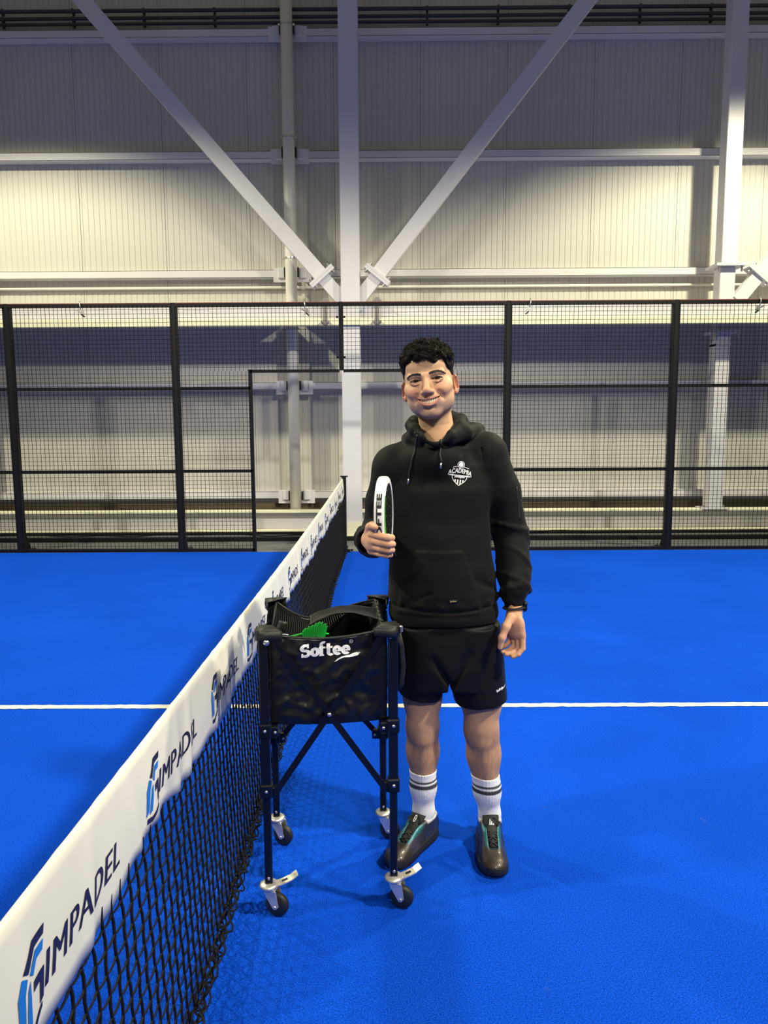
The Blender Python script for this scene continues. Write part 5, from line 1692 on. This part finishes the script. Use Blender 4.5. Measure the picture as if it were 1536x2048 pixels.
# ---------------- shoes (built in shoe space: y from heel 0 to toe .30, x lateral, z up)
SL = .305
def shoe(heel, toe, emblem):
    heel = np.array(heel); toe = np.array(toe); d = toe - heel; Lr = np.linalg.norm(d); d /= Lr; sc = Lr / SL
    ex = P_(-d[1], d[0], 0) * -1; ey = P_(d[0], d[1], 0)      # ex: picture right when the toe points at the camera? fixed below
    ex = np.cross(ey, P_(0, 0, 1))
    def w(V): V = np.asarray(V); return np.outer(V[:, 0], ex) * sc + np.outer(V[:, 1], ey) * sc + np.outer(V[:, 2], P_(0, 0, 1)) + P_(heel[0], heel[1], 0)
    yk = [0, .02, .05, .10, .15, .20, .24, .275, .295, .305]
    wk = [.016, .038, .045, .0455, .0455, .0485, .0490, .041, .026, .008]
    hk = [.094, .098, .096, .098, .090, .070, .056, .047, .038, .026]
    ck = [0, 0, 0, .001, .003, .004, .003, 0, -.002, -.003]
    f_ = Field((-.075, -.02, .010), (.075, .325, .135), .0026)
    def up(X, Y, Z):
        y = Y.ravel()
        W_ = np.interp(y, yk, wk).reshape(Y.shape); H_ = np.interp(y, yk, hk).reshape(Y.shape); C_ = np.interp(y, yk, ck).reshape(Y.shape)
        zz = (Z - .018) / (H_ - .018); nar = np.clip(1 - np.interp(Y.ravel(), [.08, .16], [.04, .42]).reshape(Y.shape) * np.clip(zz, 0, 1) ** 1.7, .3, 1)
        dx = np.abs(X - C_) - W_ * nar
        dz = np.maximum(Z - H_, .018 - Z)
        r = .012
        q = np.sqrt(np.maximum(dx + r, 0) ** 2 + np.maximum(dz + r, 0) ** 2) + np.minimum(np.maximum(dx + r, dz + r), 0) - r
        return np.maximum(q, np.maximum(-Y, Y - .305))
    f_.fn((-.075, -.02, .01), (.075, .325, .135), up, 0)
    f_.ell((0, .262, .030), (.044, .040, .026), .010)              # toe box
    f_.ell((0, .022, .055), (.040, .026, .045), .012)              # heel counter
    f_.fn((-.06, -.0, .06), (.06, .14, .15), lambda X, Y, Z: np.maximum(np.sqrt((X / .0385) ** 2 + ((Y - .062) / .049) ** 2) * .0385 - .0385, .062 - Z), .004, 'sub')   # ankle opening
    f_.fn((-.05, .10, .04), (.05, .24, .15), lambda X, Y, Z: np.maximum(np.abs(X) - np.interp(Y.ravel(), [.10, .22], [.020, .0145]).reshape(Y.shape), np.maximum(Y - .222, np.interp(Y.ravel(), [.10, .22], [.080, .058]).reshape(Y.shape) - Z)), .003, 'sub')  # throat
    V, Q = f_.mesh(1); x, y, z = V[:, 0], V[:, 1], V[:, 2]
    C_ = np.tile((.030, .034, .050), (len(V), 1))
    C_ = mixc(C_, (.040, .030, .024), sstep(y, .185, .235))                                     # bronze toe
    C_ = mixc(C_, (.060, .050, .075), np.exp(-((y - .185) / .03) ** 2) * .8)
    ax_ = np.abs(x)
    line = .0165 + (.222 - y) * .10
    teal = sstep(-(ax_ - line - .004), -.006, -.003) * sstep(y, .115, .135) * sstep(-y, -.225, -.205) * (z > .045)
    C_ = mixc(C_, (.012, .14, .16), teal * .9)
    C_ = mixc(C_, (.60, .60, .64), sstep(z, .084, .090) * sstep(-y, -.105, -.095))              # white collar lining
    C_ = mixc(C_, (.012, .012, .014), sstep(-z, -.030, -.024) * .8)
    sh = np_mesh('shoe', [(w(V), Q)], 'shoe_shell', person, [C_])
    # printed side block
    # sole: outline slices with tread notches
    g = MB(); n = 60; outl = []
    ys_ = np.concatenate([np.linspace(0, .305, n)])
    wv = np.interp(ys_, yk, wk) + .004; cv = np.interp(ys_, yk, ck)
    wv[0] = .012; wv[-1] = .010
    right = [(c + q, yy_) for c, q, yy_ in zip(cv, wv, ys_)]; left = [(c - q, yy_) for c, q, yy_ in zip(cv, wv, ys_)][::-1]
    pol = right + left; m_ = len(pol); vs = []
    for lev, (zf, of) in enumerate(((.002, -.003), (.010, .000), (.020, .001), (.031, -.002))):
        for i, (xx, yy_) in enumerate(pol):
            nt = .0016 * (1 if i % 2 else -1) if lev < 2 else 0
            rise = .010 * max(0, (yy_ - .25) / .055) ** 2 + .006 * max(0, (.03 - yy_) / .03) if lev == 0 else (.006 * max(0, (yy_ - .25) / .055) ** 2)
            k = 1 + (of + nt) / max(.02, abs(xx) + .001)
            vs.append((xx * k, .1525 + (yy_ - .1525) * (1 + of * 4), zf + rise + (.010 * math.exp(-((yy_ - .03) / .05) ** 2) if lev == 3 else 0)))
    g.add(w(vs), [(l_ * m_ + i, l_ * m_ + (i + 1) % m_, (l_ + 1) * m_ + (i + 1) % m_, (l_ + 1) * m_ + i) for l_ in range(3) for i in range(m_)] + [tuple(range(m_ - 1, -1, -1)), tuple(range(3 * m_, 4 * m_))])
    smooth_angle(g.build('sole', 'shoe_sole', sh), 40)
    # tongue rising in front of the ankle
    def tg(u, v):
        yy_ = .215 - .128 * v; zz = .062 + .052 * v + .020 * v ** 3
        wd = (.0145 + .0150 * v) * (1 - .25 * max(0, v - .85) / .15)
        return ((u - .5) * 2 * wd, yy_ - .006 * (2 * u - 1) ** 2 - .004 * v, zz - .010 * (2 * u - 1) ** 2)
    b_ = MB().grid(tg, 12, 20); b_.v = [tuple(p) for p in w(b_.v)]
    o = b_.build('tongue', 'shoe_black', sh, True); md = o.modifiers.new('padding', 'SOLIDIFY'); md.thickness = .007; md.offset = 0
    # criss-cross laces
    for k in range(6):
        t = k / 5; yy_ = .212 - .105 * t; zz = .0665 + .034 * t; wd = .0155 + .0085 * t
        for s_ in (-1, 1):
            pts = [(s_ * wd * 1.1, yy_, zz - .004), (s_ * wd * .6, yy_ - .004, zz + .0035), (0, yy_ - .009, zz + .0075), (-s_ * wd * .6, yy_ - .014, zz + .0075), (-s_ * wd * 1.1, yy_ - .018, zz + .002)]
            MB().tube(w(pts), .0036, 6, flat=.7).build('lace', 'shoe_black', sh, True)
    # bow
    for s_ in (-1, 1):
        pts = [(0, .105, .110), (s_ * .014, .118, .116), (s_ * .028, .130, .106), (s_ * .022, .136, .096), (s_ * .008, .120, .104), (0, .108, .110)]
        MB().tube(w(pts), .0026, 6).build('lace', 'shoe_black', sh, True)
    # emblem on the tongue
    def place(V2, F2):
        out = []
        for px_, py_ in V2:
            v = .70 + py_ / .06; u = .5 + px_ / (2 * (.0135 + .0125 * v)); p = np.array(tg(u, min(v, 1))); out.append(p + P_(0, .0050, .0030))
        b2 = MB(); b2.add(w(out), F2); return b2
    if emblem == 'stripes':
        E_ = merge2d([poly2d([(-.0075 + k * .0052, -.005), (-.0035 + k * .0052, -.005), (-.0060 + k * .0052, -.002 + k * .0032), (-.0078 + k * .0052, -.0035 + k * .0032)]) for k in range(3)])
        for k in range(1): place(*slice_flat(*E_, .004)).build('tongue_emblem', 'print_white', sh)
    else:
        E_ = merge2d([stroke2d([(.0038 * math.cos(a), .0050 * math.sin(a)) for a in np.linspace(0, 2 * math.pi, 20)], .0012), stroke2d([(-.002, -.002), (0, .0), (.002, .002)], .001)])
        place(*E_).build('tongue_emblem', 'print_white', sh)
    # grey side print
    for s_ in (-1, 1):
        P2 = []
        for (a_, z_) in ((.125, .034), (.160, .032), (.168, .050), (.132, .058)): P2.append((a_, z_))
        sb_ = BVHTree.FromPolygons([tuple(q) for q in V], [tuple(int(i) for i in q) for q in Q])
        Vp, Fp = merge2d([poly2d([(.118, .034), (.126, .034), (.132, .060), (.124, .061)]), poly2d([(.134, .034), (.156, .033), (.158, .039), (.136, .040)]), poly2d([(.137, .045), (.158, .044), (.160, .049), (.139, .051)]), poly2d([(.150, .039), (.156, .039), (.158, .044), (.152, .045)])])
        Vp, Fp = slice_flat(Vp, Fp, .006)
        b2 = drape(Vp, Fp, (s_ * .2, 0, 0), (0, 1, 0), (0, 0, 1), sb_, (-s_, 0, 0), .0012); b2.v = [tuple(q) for q in w(b2.v)]
        b2.build('side_print', 'shoe_black', sh)
    return sh
sh1 = shoe(tuple((ANR - DIRR * .062)[:2]), tuple((ANR + DIRR * .232)[:2]), 'ring'); tag(sh1, 'dark iridescent sports shoe turned towards the cart')
sh2 = shoe(tuple((ANL - DIRL * .062)[:2]), tuple((ANL + DIRL * .240)[:2]), 'stripes'); tag(sh2, 'dark iridescent sports shoe pointing at the camera')

# ---------------- watch on the left wrist
wc_ = WRL + P_(.0, -.002, -.012)
g = MB().tube([wc_ + P_(.0335 * math.cos(a), .0315 * math.sin(a), .004 * math.cos(a)) for a in np.linspace(0, 2 * math.pi, 28, endpoint=False)], .0095, 8, closed=True, flat=.35)
wt = g.build('watch', 'shoe_black', person, True)
MB().box(tuple(wc_ + P_(.034, -.008, .003)), (.012, .036, .034), .005, -.25).build('watch_case', 'cart_steel', wt)
MB().box(tuple(wc_ + P_(.0405, -.0095, .003)), (.002, .026, .025), .0008, -.25).build('watch_glass', 'print_black', wt)

# ================================================================== RACKET
RC = P_(.5345, -1.575, 1.2385); RR = .115; TH = .031
ax = P_(-.10, -.72, .69); ax /= np.linalg.norm(ax)              # handle end -> tip
nrm = P_(math.cos(math.radians(4.5)), -math.sin(math.radians(4.5)), -.035); nrm -= ax * (nrm @ ax); nrm /= np.linalg.norm(nrm)
sd = np.cross(nrm, ax)                                           # in-plane side
racket = thing('padel_racket', tuple(RC - ax * .30), 'white-rimmed padel racket held edge-on against the chest', 'racket')
def rp(a, s_, t): return RC + ax * a + sd * s_ + nrm * t
NR = 72
def outline(q):
    """In-plane outline of the head (slightly egg-shaped)."""
    a = 2 * math.pi * q; r = RR * (1 + .02 * math.cos(a))
    return r * math.cos(a), r * math.sin(a)
prof = [(-.016, -.5), (.0, -.5), (.004, -.40), (.0052, -.2), (.0052, .2), (.004, .40), (.0, .5), (-.016, .5)]
g = MB(); vs = []
for i in range(NR):
    a_, s_ = outline(i / NR); l_ = math.hypot(a_, s_)
    for dr, t in prof: vs.append(rp(a_ * (1 + dr / l_), s_ * (1 + dr / l_), t * TH))
m_ = len(prof)
g.add(vs, [(i * m_ + k, i * m_ + (k + 1) % m_, ((i + 1) % NR) * m_ + (k + 1) % m_, ((i + 1) % NR) * m_ + k) for i in range(NR) for k in range(m_)])
mat('racket_white', (.84, .84, .82), .35, noise=.02)
mat('racket_black', (.012, .012, .012), .3, noise=.15, nscale=20)
mat('racket_green', (.05, .42, .01), .35, noise=.15, nscale=20)
mat('grip', (.02, .02, .02), .8, noise=.2, nscale=60, bump=.3, bscale=200)
smooth_angle(g.build('frame', 'racket_white', racket), 50)
for s0 in (-1, 1):
    g = MB(); ring_ = [outline(i / NR) for i in range(NR)]
    k_ = .90
    g.add([rp(a_ * k_, s_ * k_, s0 * TH * .46) for a_, s_ in ring_] + [rp(a_ * k_, s_ * k_, s0 * TH * .30) for a_, s_ in ring_], [tuple(range(NR)) if s0 > 0 else tuple(range(NR - 1, -1, -1))] + [(i, (i + 1) % NR, NR + (i + 1) % NR, NR + i) for i in range(NR)])
    fc = g.build('face', 'racket_black', racket)
    # green band along the lower front of the rim, drilled holes
    g = MB(); ids = [i for i in range(NR) if .42 < ((i / NR + .0) % 1) < .98 and True]
    pts = [outline(i / NR) for i in range(NR)]
    sel = [i for i in range(NR) if rp(*pts[i], 0)[1] < RC[1] + .02 and rp(*pts[i], 0)[2] < RC[2] + .075]
    sel = sorted(sel, key=lambda i: rp(*pts[i], 0)[2])
    vs = [];
    for i in sel:
        a_, s_ = pts[i]; zf = (rp(a_, s_, 0)[2] - RC[2] + RR) / (2 * RR)
        vs += [rp(a_ * .992, s_ * .992, s0 * TH * .53), rp(a_ * (.70 + .24 * zf), s_ * (.70 + .24 * zf), s0 * TH * .53)]
    g.add(vs, [(2 * i, 2 * i + 1, 2 * i + 3, 2 * i + 2) for i in range(len(sel) - 1)])
    o = g.build('green_band', 'racket_green', fc)
    g = MB()
    for ra in (.030, .058, .082):
        for k in range(int(ra * 170)):
            a = 2 * math.pi * k / int(ra * 170); c = rp(ra * math.cos(a), ra * math.sin(a), s0 * TH * .465)
            g.lathe([(.0052, 0), (.0045, .0006)], c, nrm * s0, 8)
    o = g.build('holes', 'grip', fc)
# throat and handle
g = MB()
for s0 in (-1, 1): g.tube([rp(-RR * .80, s0 * RR * .50, 0), rp(-RR * 1.02, s0 * .030, 0), rp(-RR * 1.22, s0 * .014, 0)], [.015, .014, .013], 10)
g.build('throat', 'racket_white', racket, True)
MB().tube([rp(-RR * 1.12, 0, 0), rp(-RR * 1.3, 0, 0), rp(-RR * 1.95, 0, 0)], [.013, .016, .0165], 12).build('grip', 'grip', racket, True)
# rim lettering running up the edge that faces the camera
def rim(V, F, start, out=.0012):
    vs = []
    for x_, y_ in V:
        th_ = start + x_ / RR
        d = P_(0, -math.cos(th_), math.sin(th_))                # angle from horizontal-front, going up
        d = d - nrm * (d @ nrm); d /= np.linalg.norm(d)
        aa, ss = d @ ax, d @ sd; rr = RR * (1 + .02 * aa) + .0052
        vs.append(RC + d * (rr + out) + nrm * y_)
    b2 = MB(); b2.add(vs, F); return b2
t = text_polys('SOFTEE', .0230, .0010, 0, 1.0, 1.04); V, F = t; V = V.copy(); V[:, 0] *= .150 / V[:, 0].max(); V[:, 1] = -(V[:, 1] - .0083) * .92
V2, F2 = slice_flat(V, [f[::-1] for f in F], .006)
rim(V2, F2, math.radians(-36.5)).build('lettering', 'print_black', racket)
